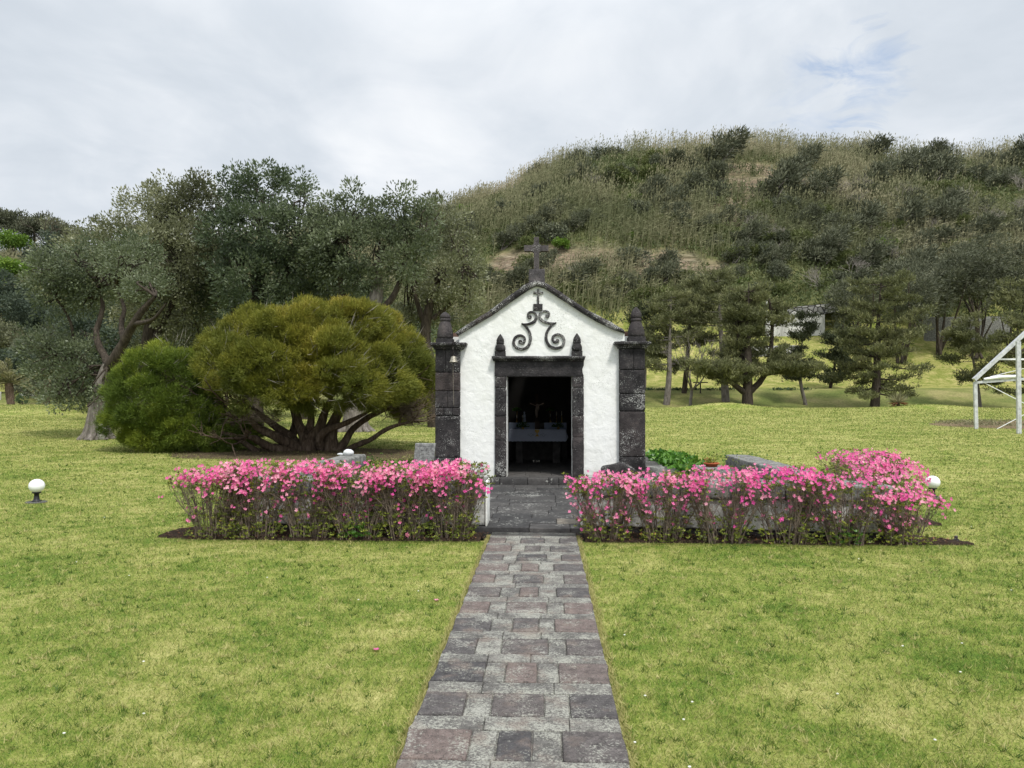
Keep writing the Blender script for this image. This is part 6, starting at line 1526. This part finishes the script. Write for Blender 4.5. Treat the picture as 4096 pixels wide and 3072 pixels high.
# ------------------------------------------------------------------ walls, pole, picnic sign beyond
def far_things():
    Y = 92; a, b = av(1650, 0, Y)[0], av(1775, 0, Y)[0]
    z0 = gz((a+b)/2, Y)-.5; T = Thing('retaining_wall', ((a+b)/2, Y, z0), 'pale stained concrete retaining wall topped by dark rubble, behind the pines', 'wall')
    zc0, zc1 = av(1660, 705, Y)[2], av(1770, 690, Y)[2]
    m = MB(); v = [(a, Y, z0-2), (b, Y, z0-2), (b, Y, av(0, 688, Y)[2]), (a, Y, av(0, 702, Y)[2])]; v += [(x, y+.6, z) for x, y, z in v]
    m.add(v, [(0, 1, 2, 3), (7, 6, 5, 4), (0, 4, 5, 1), (1, 5, 6, 2), (2, 6, 7, 3), (3, 7, 4, 0)]); T.part('concrete_face', m, M['stained_concrete'])
    m = MB(); a2 = av(1680, 0, Y)[0]; b2 = av(1830, 0, Y)[0]; v = [(a2, Y+.1, av(0, 704, Y)[2]), (b2, Y+.1, av(0, 676, Y)[2]), (b2, Y+.1, av(0, 662, Y)[2]), (a2+1.5, Y+.1, av(0, 672, Y)[2]), (a2, Y+.1, av(0, 692, Y)[2])]
    v += [(x, y+.9, z) for x, y, z in v]; m.add(v, [(0, 1, 2, 3, 4), (9, 8, 7, 6, 5)]+[(i, i+5, (i+1) % 5+5, (i+1) % 5) for i in range(5)]); T.part('rubble_top', m, M['dry_stone_wall'])
    # grassy fill behind the wall so that it retains something
    m = MB(); a, b = av(1640, 0, Y)[0], av(1840, 0, Y)[0]; nx = 24; ny = 8; v = []
    for i in range(nx+1):
        x = a+(b-a)*i/nx; zt = av(0, np.interp(i/nx, [0, .15, .9, 1], [690, 676, 661, 661]), Y)[2]
        for j in range(ny+1):
            y = Y+1.0+j*1.9; v.append((x, y, max(zt+.1*j+.2*float(n2(x, y, 2, 5, 2)), gz(x, y)+.03) if 0 < i < nx else gz(x, y)-.3))
    f = [(i*(ny+1)+j, (i+1)*(ny+1)+j, (i+1)*(ny+1)+j+1, i*(ny+1)+j+1) for i in range(nx) for j in range(ny)]
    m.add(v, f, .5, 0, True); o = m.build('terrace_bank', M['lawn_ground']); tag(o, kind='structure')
    # dry stone bank under it
    Y3 = 86; a, b = av(1600, 0, Y3)[0], av(1725, 0, Y3)[0]; zt = av(0, 752, Y3)[2]; zb = av(0, 790, Y3)[2]
    m = MB(); rbox(m, a, b, Y3, Y3+1, zb-1.5, zt, .2, .6, .15, 1.); T = tag(m.build('stone_wall', M['dry_stone_wall'], None, True, ((a+b)/2, Y3, zb)), 'low dark dry stone wall on the bank behind the forked pine', 'wall')
    Y4 = 90; a, b = av(1990, 0, Y4)[0], av(2175, 0, Y4)[0]; zt = av(0, 694, Y4)[2]; m = MB(); rbox(m, a, b, Y4, Y4+.5, zt-3.6, zt, .05, .8, .02, 1.); tag(m.build('retaining_wall', M['coping_stone'], None, True, ((a+b)/2, Y4, zt-2.5)), 'long grey wall in deep shade behind the thicket', 'wall')  # the darker stone material puts this wall's shade into its colour
    for vx, vt, vb, YY, lab, r_ in ((1656, 635, 690, 93, 'thin white pole above the concrete wall', .09), (2190, 545, 590, 128, 'pale utility pole at the right edge of the hillside', .16)):
        p = av(vx, vb, YY); t_ = av(vx, vt, YY); T = Thing('utility_pole', (p[0], YY, p[2]-1.5), lab, 'pole'); m = MB(); tube(m, [(p[0], YY, gz(p[0], YY)-.2), (t_[0], YY, t_[2])], r_, 7); T.part('pole', m, M['stained_concrete'])
        if r_ > .1: m = MB(); bar(m, (t_[0]-1, YY, t_[2]-.4), (t_[0]+1, YY, t_[2]-.4), .12, .12); T.part('crossarm', m, M['stained_concrete'])
    # little T-shaped stand near the bare tree
    YY = 70; p = av(1513, 849, YY); T = Thing('picnic_stand', (p[0], YY, gz(p[0], YY)), 'small dark T-shaped stand beside the bare tree', 'stand'); g = gz(p[0], YY); zt = av(0, 829, YY)[2]
    m = MB(); bar(m, (p[0], YY, g-.1), (p[0], YY, zt), .1, .1, up=(0, 1, 0)); T.part('post', m, M['iron']); m = MB(); box(m, p[0]-.62, p[0]+.62, YY-.3, YY+.3, zt, zt+.08); T.part('top_board', m, M['iron'])
    # pale garden wall at the far left
    for a_, b_, t_, bb, YY, lab in ((55, 130, 850, 872, 70, 'low pale garden wall behind the ball bush'), (-40, 12, 846, 870, 68, 'white garden wall at the left edge behind the palm')):
        x0, x1 = av(a_, 0, YY)[0], av(b_, 0, YY)[0]; m = MB(); rbox(m, x0, x1, YY, YY+.3, gz(x0, YY)-.5, av(0, t_, YY)[2], .03, .8, .01, 1.)
        tag(m.build('garden_wall', M['stained_concrete'], None, True, (x0, YY, gz(x0, YY))), lab, 'wall')
far_things()
# ------------------------------------------------------------------ white steel frame at the right
def frame():
    A = on_ground(3905, 1716); Y = A[1]; B = on_ground(4076, 1735); YB_ = B[1]
    T = Thing('steel_frame', (A[0], Y, A[2]), 'unfinished white and galvanised steel frame cut by the right edge', 'steel frame')
    def k(x, y, YY=Y): return at(x, y, YY)
    post = k(3901, 1520)
    m = MB(); bar(m, (A[0], Y, A[2]-.1), (A[0]-.02, Y, k(3900, 1528)[2]), .135, .10, up=(0, 1, 0)); T.part('post', m, M['galvanised'])
    m = MB(); bar(m, (B[0], YB_, B[2]-.1), (k(4073, 1366, YB_)[0], YB_, k(4073, 1366, YB_)[2]), .15, .10, up=(0, 1, 0)); T.part('post', m, M['galvanised'])
    m = MB(); p, q = k(3896, 1519, Y-.1), k(4400, 1057, Y-.1); bar(m, p, q, .14, .17, up=(0, 1, 0)); T.part('rafter', m, M['galvanised'])
    # far slope, rear posts and ridge, so that the frame stands as a whole beyond the picture edge
    m = MB(); q2 = q+(q-p)*np.array([1, 0, -1]); bar(m, q, q2, .14, .17, up=(0, 1, 0)); T.part('rafter', m, M['galvanised'])
    m = MB(); x = q2[0]-.05; bar(m, (x, Y, gz(x, Y)-.1), (x, Y, q2[2]), .135, .10, up=(0, 1, 0)); T.part('post', m, M['galvanised'])
    m = MB(); bar(m, k(3900, 1530, Y), k(4500, 1487, Y), .11, .10); T.part('tie_beam', m, M['galvanised'])
    m = MB(); tube(m, [k(3935, 1517, Y-.07), k(4000, 1508, Y-.07), k(4070, 1506, Y-.07)], [.05, .08, .07], 8, wob=.3); T.part('rolled_sheet', m, M['white_paint'], True, 'white sheet rolled up on the tie beam')
    m = MB(); bar(m, k(3995, 1437, Y+.3), k(4500, 1437, Y+.3), .06, .07); T.part('purlin', m, M['white_paint'])
    m = MB(); tube(m, [k(3930, 1528), k(4068, 1599)], .018, 5); tube(m, [k(4068, 1599), k(4300, 1719)], .018, 5); tube(m, [k(3980, 1720), k(4070, 1673), k(4300, 1553)], .016, 5); tube(m, [k(3960, 1507), k(4300, 1425)], .012, 5); T.part('bracing_wires', m, M['white_paint'])
    # strip of turned straw-coloured soil behind the posts
    m = MB(); cx = k(4110, 0, Y+2.5)[0]; cy = Y+2.6; kk = 60; v = [(cx, cy, gz(cx, cy)+.10)]; NR = 7
    for ring in range(1, NR+1):
        for i in range(kk):
            a = i*2*math.pi/kk; w = 1+.2*(float(n2(math.cos(a)*2, math.sin(a)*2, 1, 9, 3))-.5)*2; u = ring/NR
            x = cx+math.cos(a)*4.4*u*w; y = cy+math.sin(a)*3.0*u*w; v.append((x, y, gz(x, y)+(.035+.22*(1-u)*float(n2(x, y, .4, 3, 3)) if ring < NR else -.01)))
    f = [(0, 1+i, 1+(i+1) % kk) for i in range(kk)]
    for r_ in range(NR-1):
        for i in range(kk): a, b = 1+r_*kk+i, 1+r_*kk+(i+1) % kk; f.append((a, a+kk, b+kk, b))
    m.add(v, f, .5, 0, True); tag(m.build('turned_soil', M['straw_soil']), kind='structure')
    m = MB(); n = 4200; a = rng.uniform(0, 6.28, n); u = np.sqrt(rng.random(n)); x = cx+np.cos(a)*4.2*u; y = cy+np.sin(a)*2.9*u; d = unit(n); d[:, 2] = np.abs(d[:, 2])*.6
    leaves(m, np.stack([x, y, ground_z(x, y)+.1], -1), d, rng.uniform(.06, .16, n), .03, rng.random(n)); tag(m.build('straw_litter', M['palm_leaf']), 'dry leaves and straw lying on the turned soil patch', 'litter', kind='stuff')
frame()
